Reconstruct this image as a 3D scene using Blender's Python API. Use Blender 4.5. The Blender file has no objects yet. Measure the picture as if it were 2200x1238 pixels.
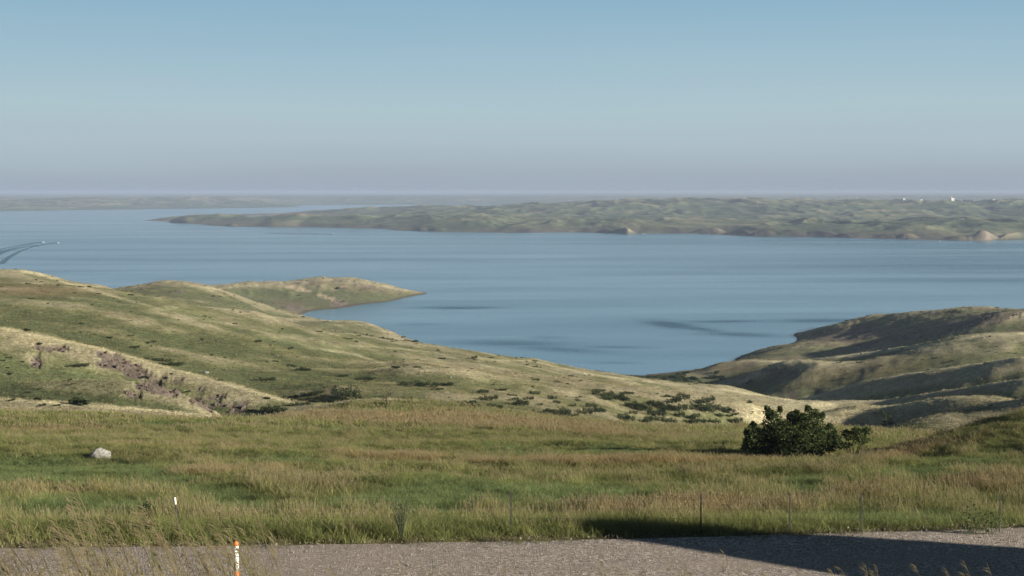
import bpy, bmesh, math, random
import numpy as np
from mathutils import Vector, Matrix
R=math.radians
rnd=random.Random(7); nr=np.random.default_rng(11)
S=bpy.context.scene; COL=S.collection
# ------------------------------------------------------------------ camera
F=3025.; PITCH=math.atan(207/F); ZC=100.0          # photo pixels (2200 wide); the lake level is z=0
cd=bpy.data.cameras.new('camera'); cam=bpy.data.objects.new('camera',cd); COL.objects.link(cam)
cd.sensor_width=36; cd.lens=36*F/2200; cd.clip_start=0.3; cd.clip_end=150000
cam.location=(0,0,ZC); cam.rotation_euler=(math.pi/2-PITCH,0,0); S.camera=cam
# ------------------------------------------------------------------ sun, sky, exposure
SUN_EL=14.5; SUN_AZ=-25.0       # azimuth measured from +X towards +Y: the sun stands to the right, a little behind the camera
sv=Vector((math.cos(R(SUN_AZ))*math.cos(R(SUN_EL)),math.sin(R(SUN_AZ))*math.cos(R(SUN_EL)),math.sin(R(SUN_EL))))
sl_=bpy.data.lights.new('sun','SUN'); sl_.energy=5.0; sl_.angle=R(0.53); sl_.color=(1.0,0.91,0.78)
sun=bpy.data.objects.new('sun',sl_); COL.objects.link(sun); sun.location=(60,-20,160)
sun.rotation_euler=sv.to_track_quat('Z','Y').to_euler()
W=bpy.data.worlds.new('World'); S.world=W; W.use_nodes=True
nt=W.node_tree; nt.nodes.clear()
def wn(t,**k):
    n=nt.nodes.new(t)
    for a,b in k.items(): setattr(n,a,b)
    return n
sky=wn('ShaderNodeTexSky',sky_type='NISHITA',sun_disc=False)
sky.sun_elevation=R(SUN_EL); sky.sun_rotation=R(90-SUN_AZ); sky.altitude=500; sky.air_density=1.0; sky.dust_density=0.6; sky.ozone_density=1.5
tc=wn('ShaderNodeTexCoord'); sx=wn('ShaderNodeSeparateXYZ'); nt.links.new(tc.outputs['Generated'],sx.inputs[0])
rmp=wn('ShaderNodeValToRGB'); mr=wn('ShaderNodeMapRange'); mr.inputs[1].default_value=-0.02; mr.inputs[2].default_value=0.38
nzw=wn('ShaderNodeTexNoise'); nzw.inputs['Scale'].default_value=3.0; nzw.inputs['Detail'].default_value=5
mpw=wn('ShaderNodeMapping'); mpw.inputs['Scale'].default_value=(1,1,9); nt.links.new(tc.outputs['Generated'],mpw.inputs[0]); nt.links.new(mpw.outputs[0],nzw.inputs[0])
nzm=wn('ShaderNodeMath',operation='MULTIPLY_ADD'); nt.links.new(nzw.outputs[0],nzm.inputs[0]); nzm.inputs[1].default_value=0.020; nt.links.new(sx.outputs['Z'],nzm.inputs[2])
nzs=wn('ShaderNodeMath',operation='SUBTRACT'); nt.links.new(nzm.outputs[0],nzs.inputs[0]); nzs.inputs[1].default_value=0.010
nt.links.new(nzs.outputs[0],mr.inputs[0]); nt.links.new(mr.outputs[0],rmp.inputs[0])
def lin(c): return tuple(((v/255)/12.92 if v/255<=0.04045 else ((v/255+0.055)/1.055)**2.4) for v in c)+(1,)
stops=[(-0.02,(150,163,180)),(0.0,(159,171,185)),(0.010,(163,176,189)),(0.022,(170,186,197)),(0.034,(176,193,203)),(0.058,(176,199,208)),(0.09,(163,193,208)),(0.135,(143,181,203)),(0.19,(126,168,198)),(0.26,(96,138,174)),(0.38,(42,70,108))]
el=rmp.color_ramp.elements
while len(el)>1: el.remove(el[0])
for i,(z,c) in enumerate(stops):
    e=el[0] if i==0 else el.new(0.5)
    e.position=(z+0.02)/0.40; e.color=lin(c)
el=rmp.color_ramp.elements
mix=wn('ShaderNodeMix',data_type='RGBA'); mk=wn('ShaderNodeMapRange',interpolation_type='SMOOTHSTEP'); mk.inputs[1].default_value=0.20; mk.inputs[2].default_value=0.42
nt.links.new(sx.outputs['Z'],mk.inputs[0]); nt.links.new(mk.outputs[0],mix.inputs[0])
ssc=wn('ShaderNodeVectorMath',operation='SCALE'); ssc.inputs[3].default_value=0.38; nt.links.new(sky.outputs[0],ssc.inputs[0])
rsc=wn('ShaderNodeVectorMath',operation='SCALE'); rsc.inputs[3].default_value=1/0.06*0.455; nt.links.new(rmp.outputs[0],rsc.inputs[0])
nt.links.new(rsc.outputs[0],mix.inputs[6]); nt.links.new(ssc.outputs[0],mix.inputs[7])
bg=wn('ShaderNodeBackground'); bg.inputs[1].default_value=0.06; wo=wn('ShaderNodeOutputWorld')
nt.links.new(mix.outputs[2],bg.inputs[0]); nt.links.new(bg.outputs[0],wo.inputs[0])
S.view_settings.view_transform='Standard'; S.view_settings.look='None'; S.view_settings.exposure=1.1; S.view_settings.gamma=1
S.render.engine='CYCLES'; S.cycles.use_denoising=True; S.cycles.max_bounces=5; S.cycles.volume_bounces=1; S.cycles.transparent_max_bounces=6
S.cycles.use_adaptive_sampling=False
# ------------------------------------------------------------------ helpers
def tag(o,label=None,cat=None,group=None,kind=None):
    if label: o['label']=label
    if cat: o['category']=cat
    if group: o['group']=group
    if kind: o['kind']=kind
    return o
def mat(name):
    m=bpy.data.materials.new(name); m.use_nodes=True
    b=m.node_tree.nodes['Principled BSDF']; b.inputs['Specular IOR Level'].default_value=0.2
    return m,m.node_tree,b
def N(t,ty,**k):
    n=t.nodes.new(ty)
    for a,b in k.items():
        if a.startswith('i_'): n.inputs[a[2:].replace('_',' ')].default_value=b
        else: setattr(n,a,b)
    return n
def mesh_np(name,V,Q,m=None,parent=None,smooth=True,link=True,tri=False):
    me=bpy.data.meshes.new(name); V=np.asarray(V,dtype=np.float32); Q=np.asarray(Q,dtype=np.int32); k=Q.shape[1]
    me.vertices.add(len(V)); me.vertices.foreach_set('co',V.ravel())
    me.loops.add(Q.size); me.loops.foreach_set('vertex_index',Q.ravel())
    me.polygons.add(len(Q)); me.polygons.foreach_set('loop_start',np.arange(0,Q.size,k,dtype=np.int32))
    me.polygons.foreach_set('loop_total',np.full(len(Q),k,dtype=np.int32))
    me.polygons.foreach_set('use_smooth',np.full(len(Q),smooth))
    me.update(calc_edges=True); me.validate()
    o=bpy.data.objects.new(name,me)
    if m: me.materials.append(m)
    if link: COL.objects.link(o)
    if parent: o.parent=parent
    return o
def set_col(o,name,C):
    a=o.data.color_attributes.new(name,'FLOAT_COLOR','POINT')
    C=np.asarray(C,dtype=np.float32)
    if C.shape[1]==3: C=np.concatenate([C,np.ones((len(C),1),np.float32)],1)
    a.data.foreach_set('color',C.ravel())
# gradient noise in numpy
_perm=np.random.default_rng(3).permutation(4096)
def noise(x,y,seed=0):
    x=np.asarray(x,dtype=np.float64)+seed*37.7; y=np.asarray(y,dtype=np.float64)+seed*91.3
    xi=np.floor(x).astype(np.int64); yi=np.floor(y).astype(np.int64); xf=x-xi; yf=y-yi
    def g(a,b):
        h=_perm[(_perm[a&4095]+b)&4095]*(2*math.pi/4096.); return np.cos(h),np.sin(h)
    u=xf*xf*xf*(xf*(xf*6-15)+10); v=yf*yf*yf*(yf*(yf*6-15)+10)
    def d(a,b):
        c,s=g(xi+a,yi+b); return c*(xf-a)+s*(yf-b)
    return 1.5*((d(0,0)*(1-u)+d(1,0)*u)*(1-v)+(d(0,1)*(1-u)+d(1,1)*u)*v)
def fbm(x,y,oct=4,seed=0,gain=.5):
    r=0;a=1;t=0
    for i in range(oct): r=r+a*noise(x,y,seed+i); t+=a; a*=gain; x=x*2.03; y=y*2.03
    return r/t
def ridged(x,y,oct=4,seed=0):
    r=0;a=1;t=0
    for i in range(oct): r=r+a*(1-2*np.abs(noise(x,y,seed+i))); t+=a; a*=.5; x=x*2.1; y=y*2.1
    return r/t
def sstep(a,b,x):
    t=np.clip((x-a)/(b-a),0,1); return t*t*(3-2*t)
# camera ray of a photo pixel: lateral slope u=X/Y and drop slope s=(ZC-z)/Y
cP,sP=math.cos(PITCH),math.sin(PITCH)
def us(px,py):
    x=(px-1100)/F; y=(619-py)/F; dy=cP+y*sP
    return x/dy,(sP-y*cP)/dy
def pix(X,Y,Z):          # world -> photo pixel (arrays)
    dz=Z-ZC; fw=Y*cP-dz*sP; up=Y*sP+dz*cP
    return 1100+F*X/fw, 619-F*up/fw
# ------------------------------------------------------------------ terrain from measured ridge, valley and shore lines
class Field:
    def __init__(s): s.p=[]
    def add(s,u,Y,z): s.p.append((u,math.log(Y),z))
    def curve(s,pts,front=None,back=None,off=0,step=0.016):
        P=[]
        for px,py,Y in pts: P.append([px,py,Y])
        if P[0][0]<=0: P=[[P[0][0]-700,P[0][1],P[0][2]]]+P
        if P[-1][0]>=2200: P=P+[[P[-1][0]+700,P[-1][1],P[-1][2]]]
        for a,b in zip(P[:-1],P[1:]):
            n=max(1,int(round(abs(b[0]-a[0])/F/step/ (3 if abs(b[0]-a[0])>=690 else 1))))
            for i in range(n+(b is P[-1])):
                t=i/n; px=a[0]+(b[0]-a[0])*t; py=a[1]+(b[1]-a[1])*t; Y=a[2]+(b[2]-a[2])*t
                u,sl=us(px,py); z=ZC-sl*Y-off
                s.add(u,Y,z)
                if front: s.add(u,Y*(1-front[0]),z-front[1])
                if back: s.add(u,Y*(1+back[0]),z-back[1])
    def rows(s,lst,us_=(-.75,-.6,-.45,-.3,-.15,0,.15,.3,.45,.6,.75)):
        for Y,z in lst:
            for u in us_: s.add(u,Y,z)
    def solve(s,lam):
        P=np.array(s.p); n=len(P); A=P[:,:2]*np.array([1.0,1.0])
        d2=((A[:,None]-A[None])**2).sum(2); K=.5*d2*np.log(d2+1e-12); K[np.diag_indices(n)]=lam
        T=np.c_[np.ones(n),A]; M=np.block([[K,T],[T.T,np.zeros((3,3))]])
        w=np.linalg.lstsq(M,np.r_[P[:,2],0,0,0],rcond=None)[0]; s.A=A; s.w=w
    def coarse(s,U,L):
        G=np.stack(np.meshgrid(U,L,indexing='ij'),-1).reshape(-1,2); out=np.empty(len(G))
        for i in range(0,len(G),4000):
            g=G[i:i+4000]; d2=((g[:,None]-s.A[None])**2).sum(2)
            out[i:i+4000]=(.5*d2*np.log(d2+1e-12))@s.w[:-3]+s.w[-3]+g@s.w[-2:]
        return out.reshape(len(U),len(L))
def cubic_up(C,x0,dx,xs,axis):
    C=np.moveaxis(C,axis,0); n=len(C); t=np.clip((xs-x0)/dx,0,n-1.001); i=t.astype(int); f=(t-i)
    f=f.reshape((-1,)+(1,)*(C.ndim-1))
    g=lambda k: C[np.clip(i+k,0,n-1)]
    r=.5*((2*g(0))+(-g(-1)+g(1))*f+(2*g(-1)-5*g(0)+4*g(1)-g(2))*f*f+(-g(-1)+3*g(0)-3*g(1)+g(2))*f**3)
    return np.moveaxis(r,0,axis)
# --- near land
fn=Field()
fn.rows([(4,97.9),(8,97.0),(12,96.2),(17,94.7),(22,93.0),(26,91.9),(29,91.27),(33,91.27),(36.5,91.19)])
fn.curve([(0,1110,39),(1100,1098,39.5),(2200,1085,41)],off=.45)
fn.curve([(0,1055,47),(700,1050,48),(1100,1045,49),(1700,1040,50),(2200,1020,52)],off=.5)
fn.curve([(0,1005,60),(600,1000,62),(1100,1000,63),(1700,1000,63),(2200,970,64)],off=.5)
fn.curve([(0,985,68),(215,987,70),(500,975,72)],off=.4)
fn.curve([(0,935,86),(300,940,86),(600,944,88),(900,950,88)],off=.45,back=(.12,1.6))
fn.curve([(950,985,72),(1100,978,74),(1400,976,75),(1700,980,75)],off=.45)
fn.curve([(1100,976,79),(1620,979,79)],off=.6)
fn.curve([(1000,966,83.5),(1400,968,83.5),(1780,974,84)],off=.35)
fn.curve([(1000,954,87.5),(1600,955,87.5),(1780,962,88)],off=.35)
fn.curve([(1000,944,91.5),(1600,943,91.5)],off=.35)
fn.curve([(1000,940,97),(1300,938,98),(1600,938,98)],off=.4)
fn.curve([(0,905,112),(400,915,110),(800,915,110),(1200,918,114),(1560,926,114)],off=.4)
fn.curve([(0,884,134),(200,888,134),(440,897,133),(560,893,136),(620,884,140),(800,877,144),(1000,879,144),(1200,892,140),(1330,907,136),(1500,914,134),(1620,916,134)],off=.4,back=(.2,5.5))
fn.curve([(1780,985,76),(1900,956,79),(1990,934,82),(2100,912,85),(2200,888,88)],off=.4,back=(.16,5.5))
fn.curve([(1790,960,100),(1880,965,102)],off=.2)
fn.curve([(1700,914,150),(1790,913,150),(1890,918,148),(1985,930,142),(2060,930,140),(2200,925,140)],off=.3,back=(.2,7))
# left hills
fn.curve([(0,858,172),(200,871,172),(350,884,170),(440,893,168)],back=(.06,2.4))
fn.curve([(0,704,228),(100,725,226),(200,745,225),(330,778,222),(450,815,218),(560,846,212),(640,868,208),(690,882,200)],front=(.12,4.6),back=(.13,5.0))
fn.curve([(0,822,196),(150,825,196),(330,850,195),(480,872,190)])
fn.curve([(0,619,420),(100,616,420),(185,618,425),(250,638,430),(330,660,435),(400,677,440),(450,690,450),(540,702,455),(680,725,460),(740,741,462),(850,748,465),(950,760,470),(1060,774,478),(1140,775,478),(1200,789,470),(1260,803,462),(1350,815,452),(1500,830,440),(1650,850,410),(1740,868,385)],back=(.12,9))
fn.curve([(0,665,320),(300,700,320),(600,755,320),(760,775,325),(900,790,330),(1060,800,335),(1300,830,330),(1500,860,310),(1640,890,280)])
fn.curve([(720,832,240),(900,830,245),(1000,845,245)])
fn.curve([(820,812,275),(880,790,280),(960,795,282),(1010,820,272)],back=(.1,2.5))
fn.curve([(0,582,600),(60,584,600),(95,591,600),(150,610,590),(220,620,590),(260,632,580),(375,657,560),(480,664,560),(560,672,560),(610,690,560)],back=(.12,12),front=(.1,5))
fn.curve([(250,628,860),(330,610,880),(370,604,890),(420,612,890),(465,621,880),(500,640,860)],back=(.1,12),front=(.14,8))
fn.curve([(640,686,780),(720,690,800),(790,690,810),(830,714,800),(870,728,790),(900,739,780),(945,755,780)],back=(.06,9),front=(.1,2))
fn.curve([(600,700,690),(700,722,680),(800,738,670),(900,752,660)])
fn.curve([(470,620,1260),(520,612,1310),(600,608,1340),(650,603,1360),(725,599,1380),(790,608,1380),(850,620,1370),(866,624,1365)],back=(.07,13),front=(.05,5))
fn.curve([(560,665,1090),(480,655,1040)])
sh=[(640,682),(740,662),(820,650),(878,639)]
for px,py in sh:
    u,s_=us(px,py); Y=100/s_; fn.add(u,Y,0.2); fn.add(u,Y*.975,-3.5)
for u_,Y_ in ((us(878,639)[0]+.003,1330),(us(878,639)[0]+.01,1345),(us(878,639)[0]+.02,1300),(us(878,639)[0]+.02,1420)): fn.add(u_,Y_,-3)
# open water between the headlands
for px,py in [(700,685),(800,672),(900,660),(1000,640),(1000,700),(960,730),(1100,740),(1100,690),(1250,740),(1250,780),(1370,780),(1250,690),(1400,740),(1500,740),(1580,740),(1500,780),(1400,680),(1550,690),(1640,720),(1650,680),(1750,690),(1750,660)]:
    u,s_=us(px,py); fn.add(u,100/s_,-7)
for u in np.arange(-.75,.76,.05):
    fn.add(u,1640,-12)
    if u<-.25 or u>-.05: fn.add(u,1450,-10)
    if u>-.05: fn.add(u,1250,-9)
# head of the bay
fn.curve([(1180,790,740),(1260,802,735),(1330,809,730),(1400,812,735),(1480,808,745)])
fn.curve([(1250,812,690),(1400,822,690),(1500,825,690)])
for px,py in ((1100,775),(1200,792),(1300,805),(1373,807),(1400,803),(1490,795),(1530,787),(1573,775),(1620,756),(1650,745),(1700,738),(1712,724),(1699,719),(1760,709),(1842,699)):
    u,s_=us(px,py); fn.add(u,100/s_,0.1)
# right hills
fn.curve([(1545,781,735),(1600,776,735),(1650,775,730),(1720,778,715)],back=(.03,4))
fn.curve([(1525,831,650),(1545,817,645),(1613,807,640),(1650,791,630),(1677,779,625),(1719,776,620),(1774,780,612),(1842,780,600)],back=(.05,7),front=(.06,4.5))
fn.curve([(1760,770,690),(1815,765,685),(1897,752,670),(1980,743,655),(2048,731,640),(2117,719,620),(2200,717,600)],back=(.06,10))
fn.curve([(1727,740,850),(1774,741,840),(1842,752,790),(1897,742,780),(1966,721,775),(2062,699,765),(2117,683,755),(2200,673,745)],back=(.05,3.5))
fn.curve([(1740,718,960),(1828,712,930),(1925,700,900),(2048,684,860),(2130,674,840),(2200,668,820)])
fn.curve([(1856,692,1030),(1883,679,1020),(1925,678,990),(1980,671,960),(2048,666,930),(2130,663,900),(2172,667,890),(2200,670,880)],back=(.06,11))
fn.curve([(1743,855,500),(1787,839,498),(1870,817,495),(1925,808,490),(1966,800,485),(2034,790,480),(2117,779,470),(2200,768,460)],back=(.07,11),front=(.08,6))
fn.curve([(1727,868,400),(1842,864,392),(1925,853,385),(2021,839,375),(2117,826,365),(2200,815,355)],back=(.07,8),front=(.06,3))
fn.curve([(1760,895,305),(1815,884,302),(1856,876,300),(1925,874,296),(1980,864,292),(2048,857,286),(2070,852,284),(2117,856,280),(2158,867,275),(2200,870,270)],back=(.09,10),front=(.10,9.5))
fn.curve([(1985,916,215),(2060,897,222),(2130,886,228),(2200,873,232)],back=(.06,1.5),front=(.1,2))
fn.solve(2e-4)
UC=np.linspace(-.75,.75,241); LC=np.linspace(math.log(4),math.log(1660),481)
Zc=fn.coarse(UC,LC)
U=np.concatenate([np.linspace(-2.6,-.5,60)[:-1],np.linspace(-.5,-.4,61)[:-1],np.linspace(-.4,.4,1001)[:-1],np.linspace(.4,.5,61)[:-1],np.linspace(.5,2.6,60)])
L=np.linspace(math.log(4),math.log(1650),1001)
Zn=cubic_up(Zc,UC[0],UC[1]-UC[0],np.clip(U,-.74,.74),0); Zn=cubic_up(Zn,LC[0],LC[1]-LC[0],L,1)
YY=np.exp(L)[None]*np.ones((len(U),1)); XX=U[:,None]*YY
def road_far(x):  return 34.3+0.028*(x+12)+0.0022*(x+12)**2*(x>-12)
def road_near(x): return road_far(x)-7.6
ROADZ=91.29
def relief(X,Y,Z):
    ab=sstep(1.0,9.0,Z)                      # keeps the shores and the lake bed calm
    far=sstep(120,260,Y)*ab
    wx=X+14*fbm(X/70,Y/70,2,50); wy=Y+14*fbm(X/70,Y/70,2,60)
    h=far*(1.35*fbm(wx/75,wy/75,3,1)+.9*ridged(wx/46,wy/46,3,9))*(1-.3*sstep(900,1100,Y)*0)
    h+=far*(.5*fbm(X/14,Y/14,3,20))
    h+=sstep(650,1000,Y)*ab*(1.0*ridged(X/22,Y/22,3,33)+2.4*sstep(1000,1150,Y)*ridged(X/55,Y/60,3,35))
    md=sstep(37,52,Y)*(1-sstep(110,150,Y))
    h+=md*(.55*fbm(X/13,Y/9,3,5)+.16*fbm(X/2.6,Y/2.2,2,7))
    h+=sstep(130,160,Y)*(1-far)*.6*fbm(X/12,Y/12,3,5)
    h+=(1-sstep(20,28,Y))*.12*fbm(X/1.5,Y/1.5,3,8)
    return h
Zn=Zn+relief(XX,YY,Zn)
# eroded soil scarps on the left slope: small cut banks
def blob(PX,PY,cx,cy,rx,ry,ang=0):
    c,s_=math.cos(R(ang)),math.sin(R(ang)); dx=PX-cx; dy=PY-cy
    a=(dx*c+dy*s_)/rx; b=(-dx*s_+dy*c)/ry; return np.exp(-(a*a+b*b))
PX,PY=pix(XX,YY,Zn)
def hill_masks(X,Y,PX,PY):
    soil=np.zeros_like(X); n=fbm(X/6,Y/6,4,77); n2=fbm(X/2.2,Y/2.2,3,78)
    for (cx,cy,rx,ry,an,lo,hi,w) in SOIL:
        m=((Y>lo)&(Y<hi))*blob(PX,PY,cx,cy,rx,ry,an)*w
        soil=np.maximum(soil,m)
    return np.clip(sstep(.38,.52,soil*.8+.50*n+.38*n2)*(soil>.12),0,1)
SOIL=[(110,747,55,9,6,180,300,1),(80,775,18,28,20,180,300,.7),(235,775,48,24,20,180,300,1.0),(290,800,40,20,20,180,300,.9),(340,830,70,24,15,180,300,.8),(440,855,80,28,18,150,300,.85),(500,870,60,22,18,150,300,.8),(290,850,40,14,0,150,300,.7),(380,815,90,16,20,180,300,.6),
 (1690,800,55,14,8,560,660,.9),(1760,690,120,14,-3,900,1100,.5),(1830,720,120,20,-8,800,1050,1.0),(2000,712,200,16,-13,700,1000,1.0),(1900,735,120,12,-13,700,900,1.0),(2120,690,120,12,-12,650,1000,.8),(1990,762,40,7,-6,600,700,.8),(1700,850,30,14,0,400,600,.7),
 (800,740,110,14,12,600,820,.9),(900,745,50,14,20,600,860,1.1),(640,665,40,16,10,900,1300,.8),(720,640,70,22,15,1200,1420,.45),(800,615,90,10,9,1300,1420,.5),(730,655,24,14,0,1150,1300,1),(640,612,70,6,0,1300,1420,.5),
 (470,688,40,5,6,380,480,.9),(1240,812,40,5,15,380,480,.6),(390,628,20,5,0,600,900,.6)]
SO=hill_masks(XX,YY,PX,PY)
Zn=Zn-SO*(Zn>2)*(.45)*(YY<480)*(.7+1.0*fbm(XX/4,YY/4,3,90))
# unseen mound added on the right, shaped to throw the long road shadow
KX,KY=30.0,23.4
def shadow_knoll(X,Y):
    a=R(SUN_AZ); dx=X-KX; dy=Y-KY; al=dx*math.cos(a)+dy*math.sin(a); ac=-dx*math.sin(a)+dy*math.cos(a)
    return 6.95*np.exp(-(al/8.5)**2-(np.abs(ac)/3.4)**1.7)*sstep(14.5,21,X)
Zn=Zn+shadow_knoll(XX,YY)*(YY<60)
# road bench: the ground dips just below the gravel sheet
rb=sstep(-.9,.1,YY-road_near(XX))*(1-sstep(-.1,.9,YY-road_far(XX)))*(YY<60)*(XX<60)*(XX>-60)
Zn=Zn*(1-rb)+rb*(ROADZ-.05)
def grid_obj(name,U,L,Z,m):
    nu,nl=Z.shape; Y=np.exp(L)[None]*np.ones((nu,1)); X=U[:,None]*Y
    V=np.stack([X,Y,Z],-1).reshape(-1,3); I=np.arange(nu*nl).reshape(nu,nl)
    Q=np.stack([I[:-1,:-1],I[1:,:-1],I[1:,1:],I[:-1,1:]],-1).reshape(-1,4)
    return mesh_np(name,V,Q,m)
def zat(X,Y,U=U,L=L,Z=Zn):
    X=np.atleast_1d(np.asarray(X,float)); Y=np.atleast_1d(np.asarray(Y,float))
    u=X/Y; i=np.clip(np.searchsorted(U,u)-1,0,len(U)-2); fu=np.clip((u-U[i])/(U[i+1]-U[i]),0,1)
    t=np.clip((np.log(Y)-L[0])/(L[1]-L[0]),0,len(L)-1.001); j=t.astype(int); f=t-j
    return (Z[i,j]*(1-fu)+Z[i+1,j]*fu)*(1-f)+(Z[i,j+1]*(1-fu)+Z[i+1,j+1]*fu)*f
def hit(px,py,y0=20,y1=1640,U=U,L=L,Z=Zn):      # where the sight line of a photo pixel meets the ground beyond y0
    u,s_=us(px,py); Ys=np.exp(np.linspace(math.log(y0),math.log(y1),5000)); zz=zat(u*Ys,Ys,U,L,Z); d=(ZC-s_*Ys)-zz
    k=np.nonzero(d<0)[0]
    if len(k)==0: return None
    Y=Ys[k[0]]; return Vector((u*Y,Y,float(zz[k[0]])))
# ------------------------------------------------------------------ materials
HAZE=0.00009
def ground_mat(name,scales,bumpd,varamp=.5):
    m,t,b=mat(name); L_=t.links
    vc=N(t,'ShaderNodeVertexColor',layer_name='cover'); geo=N(t,'ShaderNodeNewGeometry')
    prev=vc.outputs[0]
    for i,(sc,lo,hi) in enumerate(scales):
        nz=N(t,'ShaderNodeTexNoise',i_Scale=sc,i_Detail=6.0,i_Roughness=.65); L_.new(geo.outputs['Position'],nz.inputs['Vector'])
        mr_=N(t,'ShaderNodeMapRange'); mr_.inputs[1].default_value=.3; mr_.inputs[2].default_value=.7; mr_.inputs[3].default_value=lo; mr_.inputs[4].default_value=hi
        L_.new(nz.outputs[0],mr_.inputs[0]); sc_=N(t,'ShaderNodeVectorMath',operation='SCALE'); L_.new(prev,sc_.inputs[0]); L_.new(mr_.outputs[0],sc_.inputs[3]); prev=sc_.outputs[0]
        last=nz
    L_.new(prev,b.inputs['Base Color']); b.inputs['Roughness'].default_value=.95; b.inputs['Specular IOR Level'].default_value=.05
    b.inputs['Sheen Weight'].default_value=.05 if name=='prairie_ground' else 0; b.inputs['Sheen Roughness'].default_value=.6; b.inputs['Sheen Tint'].default_value=(1,.85,.6,1)
    nb=N(t,'ShaderNodeTexNoise',i_Scale=scales[-1][0]*.8,i_Detail=8.0,i_Roughness=.7); L_.new(geo.outputs['Position'],nb.inputs['Vector'])
    bp=N(t,'ShaderNodeBump',i_Strength=.8,i_Distance=bumpd); L_.new(nb.outputs[0],bp.inputs['Height']); L_.new(bp.outputs[0],b.inputs['Normal'])
    return m
M_ground=ground_mat('prairie_ground',[(.05,.75,1.25),(.28,.7,1.35),(1.6,.55,1.5)],.6)
M_hills=ground_mat('far_prairie',[(.004,.85,1.15),(.03,.75,1.3)],6.0)
# lake water: wind-ruffled lanes and smooth slicks
M_water,t,b=mat('lake_water'); L_=t.links
geo=N(t,'ShaderNodeNewGeometry'); mp=N(t,'ShaderNodeMapping'); mp.inputs['Scale'].default_value=(1,1,1); mp.inputs['Rotation'].default_value=(0,0,R(-4)); L_.new(geo.outputs['Position'],mp.inputs[0])
mp2=N(t,'ShaderNodeMapping'); mp2.inputs['Scale'].default_value=(.0012,.0075,1); L_.new(mp.outputs[0],mp2.inputs[0])
sk=N(t,'ShaderNodeTexNoise',i_Scale=1.0,i_Detail=6.0,i_Roughness=.6,i_Distortion=.3); L_.new(mp2.outputs[0],sk.inputs[0])
mp3=N(t,'ShaderNodeMapping'); mp3.inputs['Scale'].default_value=(.004,.012,1); mp3.inputs['Location'].default_value=(3.3,1.2,0); L_.new(mp.outputs[0],mp3.inputs[0])
s2=N(t,'ShaderNodeTexNoise',i_Scale=1.0,i_Detail=3.0,i_Roughness=.5); L_.new(mp3.outputs[0],s2.inputs[0])
ruf=N(t,'ShaderNodeMapRange',interpolation_type='SMOOTHSTEP'); ruf.inputs[1].default_value=.38; ruf.inputs[2].default_value=.70; L_.new(sk.outputs[0],ruf.inputs[0])
rr=N(t,'ShaderNodeMapRange'); rr.inputs[3].default_value=.16; rr.inputs[4].default_value=.34; 
L_.new(rr.outputs[0],b.inputs['Roughness'])
rv=N(t,'ShaderNodeVertexColor',layer_name='ruffle'); rmath=N(t,'ShaderNodeMath',operation='MULTIPLY_ADD',use_clamp=True); rmath.inputs[1].default_value=.34; L_.new(ruf.outputs[0],rmath.inputs[0]); L_.new(rv.outputs[0],rmath.inputs[2]); L_.new(rmath.outputs[0],rr.inputs[0])
cm=N(t,'ShaderNodeMix',data_type='RGBA'); cm.inputs[6].default_value=(.085,.205,.29,1); cm.inputs[7].default_value=(.012,.070,.115,1); L_.new(rmath.outputs[0],cm.inputs[0]); L_.new(cm.outputs[2],b.inputs['Base Color'])
b.inputs['IOR'].default_value=1.33; b.inputs['Specular IOR Level'].default_value=.5
wv=N(t,'ShaderNodeTexNoise',i_Scale=.35,i_Detail=4.0); L_.new(geo.outputs['Position'],wv.inputs[0])
bp=N(t,'ShaderNodeBump',i_Strength=.5,i_Distance=.25); L_.new(wv.outputs[0],bp.inputs['Height']); L_.new(bp.outputs[0],b.inputs['Normal'])
def leafmat(name,col,trans=.35,rand=.35,inst=False):
    m=bpy.data.materials.new(name); m.use_nodes=True; t=m.node_tree; t.nodes.clear(); L_=t.links
    if inst:
        at=N(t,'ShaderNodeAttribute',attribute_name='tint',attribute_type='INSTANCER'); src=at.outputs['Color']
    else:
        rg=N(t,'ShaderNodeRGB'); rg.outputs[0].default_value=tuple(col)+(1,); src=rg.outputs[0]
    geo=N(t,'ShaderNodeNewGeometry'); mr_=N(t,'ShaderNodeMapRange'); mr_.inputs[3].default_value=1-rand; mr_.inputs[4].default_value=1+rand; L_.new(geo.outputs['Random Per Island'],mr_.inputs[0])
    sc_=N(t,'ShaderNodeVectorMath',operation='SCALE'); L_.new(src,sc_.inputs[0]); L_.new(mr_.outputs[0],sc_.inputs[3]); c=sc_.outputs[0]
    if name=='grass_blade':
        pt=N(t,'ShaderNodeVertexColor',layer_name='part'); sp=N(t,'ShaderNodeSeparateColor'); L_.new(pt.outputs[0],sp.inputs[0])
        # seed heads are straw coloured, whatever the stem
        hd=N(t,'ShaderNodeMix',data_type='RGBA',blend_type='MIX'); hd.inputs[7].default_value=(.31,.265,.155,1); L_.new(c,hd.inputs[6]); L_.new(sp.outputs[1],hd.inputs[0]); c=hd.outputs[2]
    d=N(t,'ShaderNodeBsdfDiffuse'); tr=N(t,'ShaderNodeBsdfTranslucent'); mx=N(t,'ShaderNodeMixShader'); mx.inputs[0].default_value=trans; L_.new(c,d.inputs[0]); L_.new(c,tr.inputs[0]); L_.new(d.outputs[0],mx.inputs[1]); L_.new(tr.outputs[0],mx.inputs[2])
    o=N(t,'ShaderNodeOutputMaterial'); L_.new(mx.outputs[0],o.inputs[0]); return m
M_grass=leafmat('grass_blade',(1,1,1),.4,.3,True)
M_brush=leafmat('brush_leaf',(1,1,1),.25,.4,True)
M_leaf=leafmat('dark_leaf',(.056,.078,.030),.3,.5)
M_leafs=leafmat('shrub_leaf',(.034,.050,.024),.2,.5)
M_leaf2=leafmat('weed_leaf',(.05,.085,.035),.3,.3)
M_sage=leafmat('sage_leaf',(.11,.13,.085),.3,.3)
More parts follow.
